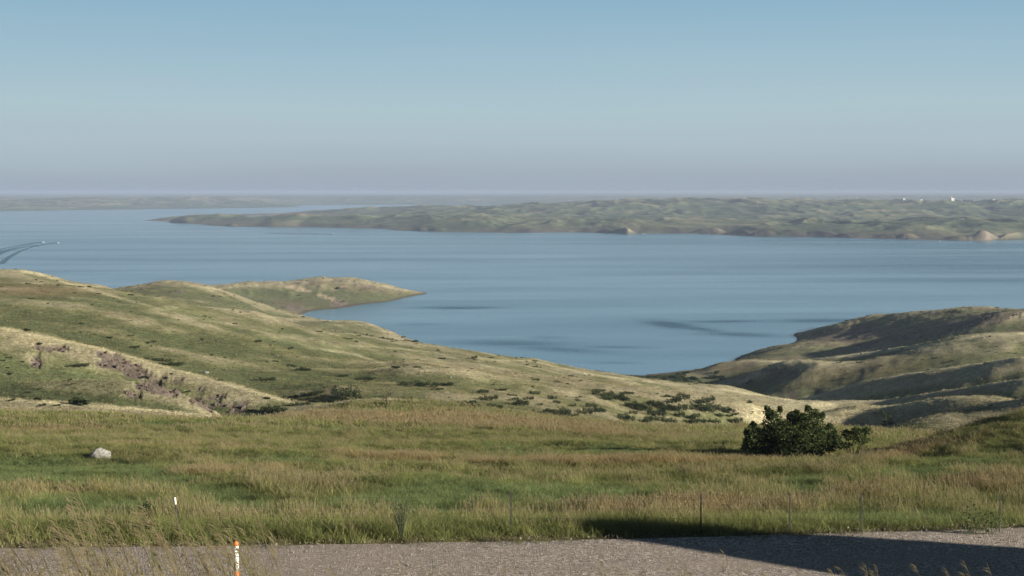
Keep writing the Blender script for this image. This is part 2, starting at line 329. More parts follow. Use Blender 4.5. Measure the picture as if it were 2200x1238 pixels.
def plain(name,col,rough=.7,var=.15,scale=6.,bump=0.,col2=None,metal=0.):
    m,t,b=mat(name); L_=t.links; tc_=N(t,'ShaderNodeTexCoord'); nz=N(t,'ShaderNodeTexNoise',i_Scale=scale,i_Detail=7.0,i_Roughness=.65); L_.new(tc_.outputs['Object'],nz.inputs[0])
    mx=N(t,'ShaderNodeMix',data_type='RGBA'); c2=col2 or tuple(v*(1-var) for v in col); c1=tuple(min(1,v*(1+var)) for v in col)
    mr_=N(t,'ShaderNodeMapRange'); mr_.inputs[1].default_value=.35; mr_.inputs[2].default_value=.65; L_.new(nz.outputs[0],mr_.inputs[0]); L_.new(mr_.outputs[0],mx.inputs[0])
    mx.inputs[6].default_value=c1+(1,); mx.inputs[7].default_value=c2+(1,); L_.new(mx.outputs[2],b.inputs['Base Color']); b.inputs['Roughness'].default_value=rough; b.inputs['Metallic'].default_value=metal
    if bump:
        bp=N(t,'ShaderNodeBump',i_Strength=.9,i_Distance=bump); L_.new(nz.outputs[0],bp.inputs['Height']); L_.new(bp.outputs[0],b.inputs['Normal'])
    return m
M_bark=plain('bark',(.06,.05,.04),.9,.3,20)
M_soil=plain('bare_soil',(.10,.078,.064),.95,.35,2)
M_pebble=plain('pebble',(.27,.24,.205),.9,.3,30)
M_stem=plain('green_stem',(.09,.11,.05),.8,.2,20)
M_rock=plain('pale_rock',(.30,.29,.27),.9,.15,7,.03,(.13,.125,.11))
M_orange=plain('orange_plastic',(.62,.17,.045),.55,.15,40)
M_white=plain('white_paint',(.80,.78,.72),.5,.04,30)
M_steel=plain('dark_steel',(.05,.05,.048),.6,.2,30)
M_boatd=plain('dark_hull',(.08,.08,.09),.4,.1,5)
M_roofd=plain('dark_roof',(.05,.048,.05),.8,.1,1)
M_cloth=plain('dark_clothes',(.03,.035,.045),.9,.1,5)
M_foam=plain('foam',(.75,.78,.8),.9,.1,2,.1)
M_wake,t,b=mat('wake_water'); b.inputs['Base Color'].default_value=(.03,.085,.115,1); b.inputs['Roughness'].default_value=.4; b.inputs['Specular IOR Level'].default_value=.45  # dark base colour paints in the higher, darker sky that steep waves reflect
# gravel
M_gravel,t,b=mat('gravel'); L_=t.links; geo=N(t,'ShaderNodeNewGeometry')
vo=N(t,'ShaderNodeTexVoronoi',i_Scale=24.0,i_Randomness=1.0); L_.new(geo.outputs['Position'],vo.inputs['Vector'])
vo2=N(t,'ShaderNodeTexVoronoi',i_Scale=55.0); L_.new(geo.outputs['Position'],vo2.inputs['Vector'])
sp=N(t,'ShaderNodeSeparateColor'); L_.new(vo.outputs['Color'],sp.inputs[0])
cr_=N(t,'ShaderNodeValToRGB'); e_=cr_.color_ramp.elements; e_[0].color=(.14,.118,.096,1); e_[1].color=(.72,.65,.56,1); 
q=e_.new(.45); q.color=(.27,.232,.195,1); q=e_.new(.8); q.color=(.44,.385,.325,1); L_.new(sp.outputs[0],cr_.inputs[0])
nz=N(t,'ShaderNodeTexNoise',i_Scale=.35,i_Detail=5.0,i_Roughness=.6); mpg=N(t,'ShaderNodeMapping'); mpg.inputs['Scale'].default_value=(.25,1.3,1); L_.new(geo.outputs['Position'],mpg.inputs[0]); L_.new(mpg.outputs[0],nz.inputs[0])
mr_=N(t,'ShaderNodeMapRange'); mr_.inputs[1].default_value=.42; mr_.inputs[2].default_value=.6; L_.new(nz.outputs[0],mr_.inputs[0])
mx=N(t,'ShaderNodeMix',data_type='RGBA'); mx.inputs[7].default_value=(.30,.255,.21,1); L_.new(cr_.outputs[0],mx.inputs[6])
ta_=N(t,'ShaderNodeVertexColor',layer_name='worn'); mxa=N(t,'ShaderNodeMath',operation='MAXIMUM'); L_.new(mr_.outputs[0],mxa.inputs[0]); L_.new(ta_.outputs[0],mxa.inputs[1])
mm=N(t,'ShaderNodeMath',operation='MULTIPLY'); mm.inputs[1].default_value=.65; L_.new(mxa.outputs[0],mm.inputs[0]); L_.new(mm.outputs[0],mx.inputs[0]); L_.new(mx.outputs[2],b.inputs['Base Color']); b.inputs['Roughness'].default_value=.95
bp=N(t,'ShaderNodeBump',i_Strength=.85,i_Distance=.03,invert=True); L_.new(vo.outputs['Distance'],bp.inputs['Height']); bp2=N(t,'ShaderNodeBump',i_Strength=.5,i_Distance=.012,invert=True); L_.new(vo2.outputs['Distance'],bp2.inputs['Height']); L_.new(bp.outputs[0],bp2.inputs['Normal']); L_.new(bp2.outputs[0],b.inputs['Normal'])

# ------------------------------------------------------------------ ground colours (vegetation cover and bare soil, plus painted sunlit crest rims)
def cmix(a,b,t): return a*(1-t[...,None])+b*t[...,None]
def C3(*c): return np.array(c,float)
GREEN=C3(.088,.110,.046); OLIVE=C3(.150,.158,.072); DRY=C3(.31,.28,.175); BROWN=C3(.15,.105,.055); SOILC=C3(.140,.112,.095); SHORE=C3(.12,.10,.085); SAGE=C3(.075,.090,.050)
def cover(X,Y,Z,PX,PY):
    # curvature of the smooth terrain: crests carry dry pale grass, hollows stay green
    g=np.gradient(Z,axis=0),np.gradient(Z,axis=1)
    lap=np.zeros_like(Z)
    k=7
    lap[:,k:-k]+=Z[:,k:-k]*2-Z[:,:-2*k]-Z[:,2*k:]
    lap[k:-k,:]+=Z[k:-k,:]*2-Z[:-2*k,:]-Z[2*k:,:]
    crest=lap/(Y*.012+.5)
    n1=fbm(X/38,Y/38,4,101); n2=fbm(X/9,Y/9,4,111); n3=fbm(X/120,Y/120,3,121)
    st_=R(-38); sa=X*math.cos(st_)+Y*math.sin(st_); sb=-X*math.sin(st_)+Y*math.cos(st_); strk=fbm(sa/55+.4*n1,sb/9,3,131)*(PX<1760)*(Y>170)*(Y<1000)
    dry=np.clip(.27+.75*strk+1.2*crest+.55*n1+.45*n2+.25*n3,0,1)
    dry=np.clip(dry+.55*blob(PX,PY,1250,850,450,70,12)*((Y>190)&(Y<520))+.25*blob(PX,PY,2080,890,120,22)*(Y>180)-.35*blob(PX,PY,150,820,280,40,5)*((Y>150)&(Y<300))-.5*blob(PX,PY,1400,820,130,16)*(Y>500),0,1)
    c=cmix(cmix(GREEN,OLIVE,sstep(.1,.45,dry)),DRY,sstep(.40,1.0,dry))
    gr=np.clip(.5+n2*.9+n1*.6,0,1); c=cmix(c,c*.82+SAGE*.18,gr)
    rd=np.clip(blob(PX,PY,70,625,130,14)*(Y>350)+.7*blob(PX,PY,1850,800,200,26,-8)*(Y>450)+.8*blob(PX,PY,1570,790,70,14)*(Y>650)+.6*blob(PX,PY,2060,845,90,12,-8)*(Y>330),0,1)
    c=cmix(c,BROWN,rd*.7)
    return c,dry,crest
SUNLIT_RIMS=[([(0,858,172),(200,871,172),(350,884,170),(440,893,168)],5,.9),([(0,704,228),(100,725,226),(200,745,225),(330,778,222),(450,815,218),(560,846,212),(640,868,208)],5,.75),
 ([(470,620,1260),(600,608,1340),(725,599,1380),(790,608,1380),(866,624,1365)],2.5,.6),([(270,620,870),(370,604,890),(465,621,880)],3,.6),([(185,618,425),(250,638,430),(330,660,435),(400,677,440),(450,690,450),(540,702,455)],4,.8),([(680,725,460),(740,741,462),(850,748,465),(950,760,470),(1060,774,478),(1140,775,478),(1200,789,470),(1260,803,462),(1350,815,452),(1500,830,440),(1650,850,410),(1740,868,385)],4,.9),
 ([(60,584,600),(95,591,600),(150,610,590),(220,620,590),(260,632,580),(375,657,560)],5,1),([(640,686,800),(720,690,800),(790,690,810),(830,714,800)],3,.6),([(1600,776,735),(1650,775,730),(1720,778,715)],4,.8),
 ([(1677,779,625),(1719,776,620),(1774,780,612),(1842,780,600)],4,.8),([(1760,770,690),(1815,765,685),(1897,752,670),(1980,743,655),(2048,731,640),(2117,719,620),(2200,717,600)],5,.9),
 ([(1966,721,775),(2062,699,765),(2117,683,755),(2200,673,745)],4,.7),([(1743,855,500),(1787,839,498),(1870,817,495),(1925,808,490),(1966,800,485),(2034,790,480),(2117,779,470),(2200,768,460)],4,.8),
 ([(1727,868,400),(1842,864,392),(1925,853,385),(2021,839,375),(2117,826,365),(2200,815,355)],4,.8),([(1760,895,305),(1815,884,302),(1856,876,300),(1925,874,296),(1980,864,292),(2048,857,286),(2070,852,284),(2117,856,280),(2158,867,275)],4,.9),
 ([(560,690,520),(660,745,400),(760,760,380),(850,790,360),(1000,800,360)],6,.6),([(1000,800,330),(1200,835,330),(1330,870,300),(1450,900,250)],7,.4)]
CN,DRYN,CREST=cover(XX,YY,Zn,PX,PY)
for pts_,wd_,am_ in SUNLIT_RIMS:  # dry-grass strips on the crests, brightened to paint in their sunlit rims
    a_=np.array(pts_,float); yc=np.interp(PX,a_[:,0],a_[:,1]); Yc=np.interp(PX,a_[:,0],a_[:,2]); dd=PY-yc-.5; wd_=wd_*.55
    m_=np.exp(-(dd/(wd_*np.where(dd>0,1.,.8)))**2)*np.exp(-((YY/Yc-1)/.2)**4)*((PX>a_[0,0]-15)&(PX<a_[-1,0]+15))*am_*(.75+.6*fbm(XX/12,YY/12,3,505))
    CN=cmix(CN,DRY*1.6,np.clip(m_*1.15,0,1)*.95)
# meadow cover near the road
MEAD=sstep(0,1,(160-YY)/12)*(YY>30)
# lush patches of the meadow, as ellipses around photo positions
LUSH=[(60,1000,190,32,0,1),(330,1010,170,26,8,.7),(150,1080,200,28,0,.9),(480,1060,120,26,10,.8),(1000,1050,230,30,0,1),(900,1075,260,24,0,.7),(1250,1060,170,28,0,.9),(1500,1040,200,20,0,.45),(1330,960,120,16,0,.6),(620,975,130,10,0,.7),(1750,1035,90,26,0,.7),(2000,1000,130,18,-6,.7),(1100,955,200,8,0,.4),(350,905,160,8,0,.5),(700,915,90,8,4,.5),(1900,1100,300,16,0,.5),(2100,985,90,26,-10,.6),(1150,965,180,10,4,.5)]
TAN=[(900,895,420,13,2,1),(1150,905,300,14,6,.9),(1350,980,330,10,0,1),(900,975,250,8,3,.8),(520,1000,200,10,-3,.7),(1450,1085,330,20,0,.9),(1050,1090,120,14,0,.6),(150,1045,150,9,0,.7),(400,950,260,12,0,.5),(100,915,200,10,0,.6),(1950,960,140,14,-12,.9),(2120,1030,120,20,0,.8),(1850,1050,160,30,0,.5),(620,1120,120,20,0,.4)]
DARK=[(700,1035,170,20,3,.9),(300,975,120,16,3,.7),(560,950,130,10,3,.5),(1250,1010,250,14,0,.5),(1500,1010,250,14,0,.4),(2100,930,140,14,-14,1),(2050,965,120,9,-8,.9),(1800,1000,110,9,0,.8),(1150,930,300,10,5,.5)]
def bl(L_,PX,PY):
    r=np.zeros_like(PX)
    for cx,cy,rx,ry,an,w in L_: r=np.maximum(r,w*blob(PX,PY,cx,cy,rx,ry,an))
    return r
def meadow_masks(X,Y,PX,PY):
    n=fbm(X/5,Y/4,4,131); n2=fbm(X/1.7,Y/1.6,3,141)
    lush=np.clip(sstep(.25,.8,bl(LUSH,PX,PY)+.35*n+.22*n2+.12),0,1)
    tan=np.clip(sstep(.25,.85,bl(TAN,PX,PY)+.28*n2-.25*n),0,1)
    dark=np.clip(sstep(.3,.85,bl(DARK,PX,PY)+.3*n2+.2*n),0,1)
    return lush,tan,dark
lu,ta,dk=meadow_masks(XX,YY,PX,PY)
mc=np.ones(XX.shape+(3,))*C3(.095,.085,.035); mc=cmix(mc,C3(.055,.080,.022),lu); mc=cmix(mc,C3(.20,.15,.07),ta*.8); mc=cmix(mc,C3(.06,.055,.025),dk*.7)
CN=cmix(CN,mc,MEAD)
PEN=(YY>1050)*(PX<900)
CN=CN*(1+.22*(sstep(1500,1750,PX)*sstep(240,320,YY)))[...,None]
farv=sstep(560,900,YY)[...,None]; CN=CN*(1-.12*farv)
CN=cmix(CN,C3(.085,.11,.045),PEN*np.clip(bl([(760,655,120,9,-8,1),(560,640,60,14,10,.8),(700,665,90,8,0,.8)],PX,PY)+.3*fbm(XX/20,YY/20,3,601),0,1)*.8)
CN=cmix(CN,C3(.36,.29,.20),PEN*sstep(.45,.7,bl([(640,620,40,6,12,1),(700,638,30,5,20,.9),(740,616,30,4,15,.8),(660,608,40,3,0,.7),(725,650,20,5,20,.9)],PX,PY)+.4*fbm(XX/12,YY/12,3,602))*.85)
CN=cmix(CN,C3(.11,.085,.055),PEN*np.clip(bl([(790,622,70,7,8,1),(690,608,40,5,0,.8),(620,655,40,10,10,.9)],PX,PY)+.3*fbm(XX/20,YY/20,3,603),0,1)*.7)
CN=cmix(CN,SOILC*(.45+.9*np.clip(fbm(XX/2.5,YY/2.5,4,151)+.5,0,1))[...,None],SO*.95)
wet=1-sstep(.3,1.1,Zn); CN=cmix(CN,SHORE*.45,wet)
RB=(PX>1600)*sstep(660,720,YY)*(YY<1200); CN=cmix(CN,C3(.21,.165,.115),RB*np.clip(.25+1.0*fbm(XX/30,YY/30,4,611),0,1)*.7)
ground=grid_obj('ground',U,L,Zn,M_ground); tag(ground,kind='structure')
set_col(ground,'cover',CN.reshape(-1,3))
# --- far land
ff=Field()
ff.curve([(372,477,4620),(400,480,4520),(490,487,4250),(640,488,4200),(750,490,4130),(870,491,4100),(900,497,3890),(950,498,3850),(1100,500,3790),(1250,499,3820),(1350,503,3680),(1400,501,3750),(1560,503,3680),(1620,508,3520),(1750,509,3490),(1880,513,3380),(1990,515,3320),(2060,517,3260),(2120,517,3260),(2200,513,3380)])
ff.p=[]
fsh=[(365,477),(400,480),(490,487),(640,488),(750,490),(870,492),(900,497),(950,498),(1100,500),(1250,499),(1350,503),(1400,501),(1560,503),(1620,508),(1750,509),(1880,513),(1990,515),(2060,517),(2120,517),(2200,513),(2400,512),(2900,505)]
for (a,b) in zip(fsh[:-1],fsh[1:]):
    n=max(1,int((b[0]-a[0])/50))
    for i in range(n):
        t=i/n; u,s_=us(a[0]+(b[0]-a[0])*t,a[1]+(b[1]-a[1])*t); Y=100/s_
        ff.add(u,Y,.5); ff.add(u,Y*1.04,9); ff.add(u,Y*.93,-10); ff.add(u,2500,-15)
for px in range(-900,365,90): 
    u,_=us(px,470); ff.add(u,2500,-15); ff.add(u,4200,-15); ff.add(u,5600,-15); ff.add(u,6500,-10)
ff.add(us(340,470)[0],4700,-10); ff.add(us(340,470)[0],5200,-10)
# the skyline of the far shore and the land before it
ff.curve([(380,474,4800),(480,470,4750),(560,468,4800),(640,472,4800)])
ff.curve([(700,470,4900),(900,465,4900),(1100,468,4750),(1300,470,4600),(1600,475,4400),(1900,480,4200),(2200,478,4100)])
ff.curve([(1100,456,5300),(1300,450,5200),(1600,452,5000),(1900,455,4900),(2200,455,4800)])
ff.curve([(700,455,6300),(870,451,6300),(1040,448,6250),(1100,444,6200),(1200,441,6150),(1300,438,6100),(1400,435,6100),(1540,434,6000),(1700,438,5900),(1800,435,5800),(1900,436,5700),(2000,437,5600),(2100,436,5500),(2200,437,5400)],back=(.08,18))
ff.curve([(560,458,6400),(480,462,6350),(600,459,6400)],back=(.06,10))
for px in (400,450,500,550,600,650): 
    u,s_=us(px,466); ff.add(u,5600,-5)
    ff.add(u,5300,-3)
for px in (420,500,600,660): u,_=us(px,463); ff.add(u,6050,2.5)
for px in (340,300): u,_=us(px,463); ff.add(u,6050,-8)
for px in (700,900,1100): u,_=us(px,463); ff.add(u,7400,-8); ff.add(u,8800,-12)
for px in (400,550,700,900,1030): u,_=us(px,447); ff.add(u,8000,-12)
for px in (1300,1600,1900,2200,2600): u,_=us(px,447); ff.add(u,8200,20); ff.add(u,10000,30)
fs2=[(-900,456),(0,454),(200,451),(450,448),(590,446),(620,441),(900,440),(1060,440),(1120,441)]
for a,b in zip(fs2[:-1],fs2[1:]):
    n=max(1,int((b[0]-a[0])/70))
    for i in range(n):
        t=i/n; u,s_=us(a[0]+(b[0]-a[0])*t,a[1]+(b[1]-a[1])*t); Y=100/s_; ff.add(u,Y,.5); ff.add(u,Y*.93,-12); ff.add(u,Y*1.05,14)
ff.curve([(0,434,8600),(150,430,8900),(300,431,9300),(500,427,10000),(620,431,10900),(800,430,11500),(1000,430,11600),(1200,432,11600)],back=(.05,6))
ff.curve([(0,424,13000),(700,422,13500),(1300,422,13500),(2200,421,13500)],back=(.05,6))
ff.curve([(0,420,19000),(1100,419,20000),(2200,417,21000)])
ff.curve([(0,417,34000),(1100,416,36000),(2200,414.7,38000)])
ff.solve(2e-4)
FU=np.linspace(-.75,.75,201); FL=np.linspace(math.log(2400),math.log(40000),241)
Zf=ff.coarse(FU,FL)
U2=np.concatenate([np.linspace(-1.6,-.45,50)[:-1],np.linspace(-.45,.45,1001)[:-1],np.linspace(.45,1.6,50)]); L2=np.linspace(math.log(2500),math.log(38000),701)
Zf=cubic_up(Zf,FU[0],FU[1]-FU[0],np.clip(U2,-.74,.74),0); Zf=cubic_up(Zf,FL[0],FL[1]-FL[0],L2,1)
Y2=np.exp(L2)[None]*np.ones((len(U2),1)); X2=U2[:,None]*Y2
ab=sstep(.5,14,Zf); wx=X2+120*fbm(X2/500,Y2/500,2,50); wy=Y2+120*fbm(X2/500,Y2/500,2,60)
Zf=Zf+ab*(1-.6*sstep(9000,14000,Y2))*(20*ridged(wx/380,wy/600,3,201)+8*ridged(wx/140,wy/240,3,211)+2*fbm(X2/60,Y2/60,3,221))-ab*4
# bluffs along the far shore: short steep banks
bl_=sstep(.15,.5,noise(X2/210,Y2/900,231)); Zf=Zf+bl_*9*sstep(0.2,1.5,Zf)*(1-sstep(8,20,Zf))*(Y2<5000)
ysh=np.array([(a,100/us(a,b)[1]) for a,b in fsh]); 
uu=np.array([us(a,480)[0] for a,b in fsh]); YS=np.interp(U2,uu,ysh[:,1])[:,None]; T=Y2/YS-1; PXU=1100+F*U2[:,None]*1.0+0*Y2
BL=np.zeros_like(Zf)
for cx,w,h in [(383,14,5),(500,12,7),(560,30,4),(740,25,4),(905,14,8),(940,22,8),(1110,18,6),(1135,20,5),(1305,16,8),(1340,22,13),(1440,30,5),(1525,34,13),(1592,22,11),(1645,30,11),(1700,40,13),(1765,36,13),(1815,20,8),(1905,30,8),(1950,24,11),(2060,34,9),(2112,26,20),(2085,14,10),(2180,30,14),(680,30,4),(820,30,4),(1240,30,5)]:
    BL=np.maximum(BL,h*np.exp(-(np.abs(PXU-cx)/w)**2.5)*(1+.25*noise(X2/25,Y2/200,271)))
bprof=sstep(-.002,.006,T)*(1-sstep(.012,.05,T))*(T>-.004)
Zf=np.where((bprof>0)&(T<.06)&(BL>1.2)&(T>0),np.maximum(Zf,BL*bprof),Zf)
P2x,P2y=pix(X2,Y2,Zf)
lap=np.zeros_like(Zf); k=3
lap[:,k:-k]+=Zf[:,k:-k]*2-Zf[:,:-2*k]-Zf[:,2*k:]; lap[k:-k,:]+=Zf[k:-k,:]*2-Zf[:-2*k,:]-Zf[2*k:,:]
cr=lap/22
n1=fbm(X2/600,Y2/600,4,241); n2=fbm(X2/150,Y2/150,4,251)
dry=np.clip(.20+.7*cr+.7*n1+.6*n2,0,1)
CF=cmix(cmix(C3(.085,.108,.060),C3(.150,.160,.090),sstep(.1,.45,dry)),C3(.29,.25,.17),sstep(.5,1,dry))
low=(1-sstep(5,16,Zf))*(Y2<5200); CF=cmix(CF,C3(.15,.12,.092),np.clip(low*.7*(.6+n2*1.2),0,1)); CF=cmix(CF,C3(.055,.048,.045)*(1+.5*noise(X2/14,Y2/300,281))[...,None],np.clip(BL*.25,0,1)*(T<.02)*.9*(.55+.9*noise(X2/40,Y2/500,285))*(np.abs(PXU-2112)>30)); CF=cmix(CF,C3(.19,.16,.125)*(1+.35*noise(X2/30,Y2/60,283))[...,None],np.clip(BL*.1,0,1)*(T<.03)*(np.abs(PXU-2125)<30)*.8)
grove=sstep(.38,.55,fbm(X2/90,Y2/90,3,261)-.55*cr*.4)*(Zf>3); CF=cmix(CF,C3(.03,.04,.025),grove*.75)
CF=cmix(CF,C3(.3,.2,.15),.7*blob(P2x,P2y,590,460,60,3))
hills=grid_obj('hills',U2,L2,Zf,M_hills); tag(hills,kind='structure'); set_col(hills,'cover',CF.reshape(-1,3))
# ------------------------------------------------------------------ water
WX,WY0,WY1=70000.,250.,60000.
wu=np.concatenate([np.linspace(-3,-.42,12)[:-1],np.linspace(-.42,.42,421)[:-1],np.linspace(.42,3,12)]); wy=np.exp(np.concatenate([np.linspace(math.log(250),math.log(5500),421)[:-1],np.linspace(math.log(5500),math.log(60000),60)]))
nx,ny=len(wu),len(wy); WXg=wu[:,None]*wy[None]; WYg=np.ones((nx,1))*wy[None]
Vw=np.stack([WXg,WYg,np.zeros((nx,ny))],-1).reshape(-1,3); I=np.arange(nx*ny).reshape(nx,ny)
water=mesh_np('water',Vw,np.stack([I[:-1,:-1],I[1:,:-1],I[1:,1:],I[:-1,1:]],-1).reshape(-1,4),M_water); tag(water,kind='structure')
wpx,wpy=pix(WXg,WYg,0*WXg); wpy2=wpy+5*fbm(WXg/160,WYg/300,3,701)
RUF=bl([(985,661,90,3,0,1),(1440,697,55,7,6,1),(1560,690,90,2.5,0,.8),(1590,719,90,5,2,.9),(1500,706,70,5,8,.8),(1100,740,130,7,1,.8),(1200,752,110,6,2,.8),(1320,746,90,3.5,0,.7),(1180,726,50,3,0,.5),(1320,779,60,3,0,.5),(1760,690,90,4,0,.8),(900,697,50,2,0,.4)],wpx,wpy2)
RUF=RUF*.85+.60*np.clip(blob(wpx,wpy,2250,560,560,60,0)+.5*blob(wpx,wpy,1500,520,600,14,0)+.3*blob(wpx,wpy,900,560,500,10,2)+.4*blob(wpx,wpy,150,545,400,35,0),0,1)*(.75+.8*fbm(WXg/900,WYg/160,3,711))
set_col(water,'ruffle',np.repeat(np.clip(RUF,0,1).reshape(-1,1),3,1))
# ------------------------------------------------------------------ road
RX=np.linspace(-60,60,900); RT=np.linspace(0,1,90)
rX=RX[:,None]*np.ones((1,90)); rY=road_near(rX)+(road_far(rX)-road_near(rX))*RT[None]
rY=rY+(.22*fbm(rX/1.6,rX/7,3,301))*(RT[None]>.97)-.2*fbm(rX/2,rX/5,3,311)*(RT[None]<.03)
edge=np.minimum(RT,1-RT)[None]*7.6
rZ=ROADZ+.015*fbm(rX/1.2,rY/.8,3,321)+.05*np.clip(edge/.8,0,1)-.03-.05*(1-np.clip(edge/.25,0,1))
I=np.arange(900*90).reshape(900,90)
road=mesh_np('road',np.stack([rX,rY,rZ],-1).reshape(-1,3),np.stack([I[:-1,:-1],I[1:,:-1],I[1:,1:],I[:-1,1:]],-1).reshape(-1,4),M_gravel); tag(road,kind='structure')
wd_=RT[None]*7.6+.25*noise(rX/9,rX*0,331); wt=np.maximum.reduce([np.exp(-((wd_-c_)/.24)**2) for c_ in (1.5,3.2,4.5,6.1)])*(.7+.6*fbm(rX/3,rY/.5,3,341)); wt=np.maximum(wt,sstep(.35,.0,edge)*.8); set_col(road,'worn',np.repeat(np.clip(wt,0,1).reshape(-1,1),3,1))
# ------------------------------------------------------------------ instancing tool for uncountable grass
def scatter(name,protos,P,rot,scl,tint,idx):
    pc=bpy.data.collections.new(name+'_clumps')
    for p in protos: pc.objects.link(p)
    me=bpy.data.meshes.new(name); me.vertices.add(len(P)); me.vertices.foreach_set('co',np.asarray(P,np.float32).ravel())
    for nm,ty,key,arr in (('rot','FLOAT_VECTOR','vector',rot),('scl','FLOAT_VECTOR','vector',scl),('tint','FLOAT_VECTOR','vector',tint),('idx','INT','value',idx)):
        a=me.attributes.new(nm,ty,'POINT'); a.data.foreach_set(key,np.asarray(arr,np.int32 if ty=='INT' else np.float32).ravel())
    o=bpy.data.objects.new(name,me); COL.objects.link(o); tag(o,kind='stuff')
    g=bpy.data.node_groups.new(name+'_spread','GeometryNodeTree'); g.interface.new_socket('Geometry',in_out='INPUT',socket_type='NodeSocketGeometry'); g.interface.new_socket('Geometry',in_out='OUTPUT',socket_type='NodeSocketGeometry')
    gi=g.nodes.new('NodeGroupInput'); go=g.nodes.new('NodeGroupOutput'); ip=g.nodes.new('GeometryNodeInstanceOnPoints'); ci=g.nodes.new('GeometryNodeCollectionInfo')
    ci.inputs[0].default_value=pc; ci.inputs[1].default_value=True; ci.inputs[2].default_value=True
    def na(nm,ty):
        n=g.nodes.new('GeometryNodeInputNamedAttribute'); n.data_type=ty; n.inputs[0].default_value=nm; return n.outputs[0]
    g.links.new(gi.outputs[0],ip.inputs['Points']); g.links.new(ci.outputs[0],ip.inputs['Instance']); ip.inputs['Pick Instance'].default_value=True
    g.links.new(na('idx','INT'),ip.inputs['Instance Index']); g.links.new(na('rot','FLOAT_VECTOR'),ip.inputs['Rotation']); g.links.new(na('scl','FLOAT_VECTOR'),ip.inputs['Scale'])
    g.links.new(ip.outputs[0],go.inputs[0])
    md=o.modifiers.new('spread','NODES'); md.node_group=g
    return o
def tuft(name,n,h,spread,w,bend,seed,heads=0.,lean=(0,0),m=None,headw=.012,headl=.13,segs=3):
    r=np.random.default_rng(seed); V=[];Q=[];C=[]
    for k in range(n):
        a=r.uniform(0,6.283); rr=spread*math.sqrt(r.uniform()); bx,by=rr*math.cos(a),rr*math.sin(a)
        hh=h*r.uniform(.55,1.05); da=r.uniform(0,6.283); bd=bend*r.uniform(.2,1)*hh; dx=math.cos(da)*bd+lean[0]*hh; dy=math.sin(da)*bd+lean[1]*hh
        fa=r.uniform(0,3.1416); wx,wy=math.cos(fa),math.sin(fa); head=r.uniform()<heads; tone=r.uniform()
        ww=w*(.5 if head else r.uniform(.7,1.2)); b0=len(V)
        for s in range(segs+1):
            t=s/segs; q=t*t; wid=ww*(1-.85*t)*.5 if not head else ww*.5
            x=bx+dx*q; y=by+dy*q; z=hh*(t-.18*bend*q)-.03
            V.append((x-wx*wid,y-wy*wid,z)); V.append((x+wx*wid,y+wy*wid,z)); C.append((t,1. if head and t>.95 else 0.,tone)); C.append((t,1. if head and t>.95 else 0.,tone))
        for s in range(segs): Q.append((b0+2*s,b0+2*s+1,b0+2*s+3,b0+2*s+2))
        if head:
            ex,ey,ez=x,y,z; ux,uy=(dx*.5,dy*.5)
            for (qx,qy) in ((wx,wy),(-wy,wx)):
                b0=len(V); hl=headl*r.uniform(.7,1.2)
                for t,wd in ((-.5,.25),(0,1),(.7,.6)):
                    V.append((ex+ux*hl*t-qx*headw*wd,ey+uy*hl*t-qy*headw*wd,ez+hl*t)); V.append((ex+ux*hl*t+qx*headw*wd,ey+uy*hl*t+qy*headw*wd,ez+hl*t)); C+= [(1,1,tone)]*2
                Q.append((b0,b0+1,b0+3,b0+2)); Q.append((b0+2,b0+3,b0+5,b0+4))
    o=mesh_np(name,V,Q,m,link=False,smooth=True); set_col(o,'part',C); return o
def colour_at(X,Y):
    u=X/Y; i=np.clip(np.searchsorted(U,u),0,len(U)-1); j=np.clip(np.round((np.log(Y)-L[0])/(L[1]-L[0])).astype(int),0,len(L)-1); return CN[i,j],SO[i,j]
def zone(n,y0,y1,umax=.43,power=2.,seed=0):
    r=np.random.default_rng(seed); t=r.uniform(0,1,n); Y=(y0**power+t*(y1**power-y0**power))**(1/power); X=r.uniform(-umax,umax,n)*Y
    return X,Y,r
tg=[tuft('tuft_%d'%i,34,.46,.26,.013,.8,i,m=M_grass) for i in range(4)]
ts=[tuft('tuft_s%d'%i,26,.58,.30,.012,.45,20+i,heads=.38,lean=(-.16,0),m=M_grass,headw=.0085,headl=.11) for i in range(4)]
tl=[tuft('tuft_w%d'%i,13,.42,.35,.040,.8,40+i,m=M_grass,segs=2) for i in range(3)]
tm=[tuft('tuft_x%d'%i,14,.50,.38,.03,.5,60+i,heads=.35,lean=(-.15,0),m=M_grass,headw=.026,headl=.16,segs=2) for i in range(3)]
protos=tg+ts+tl+tm        # named so that the alphabetical order is 0-3 green, then s, w, x
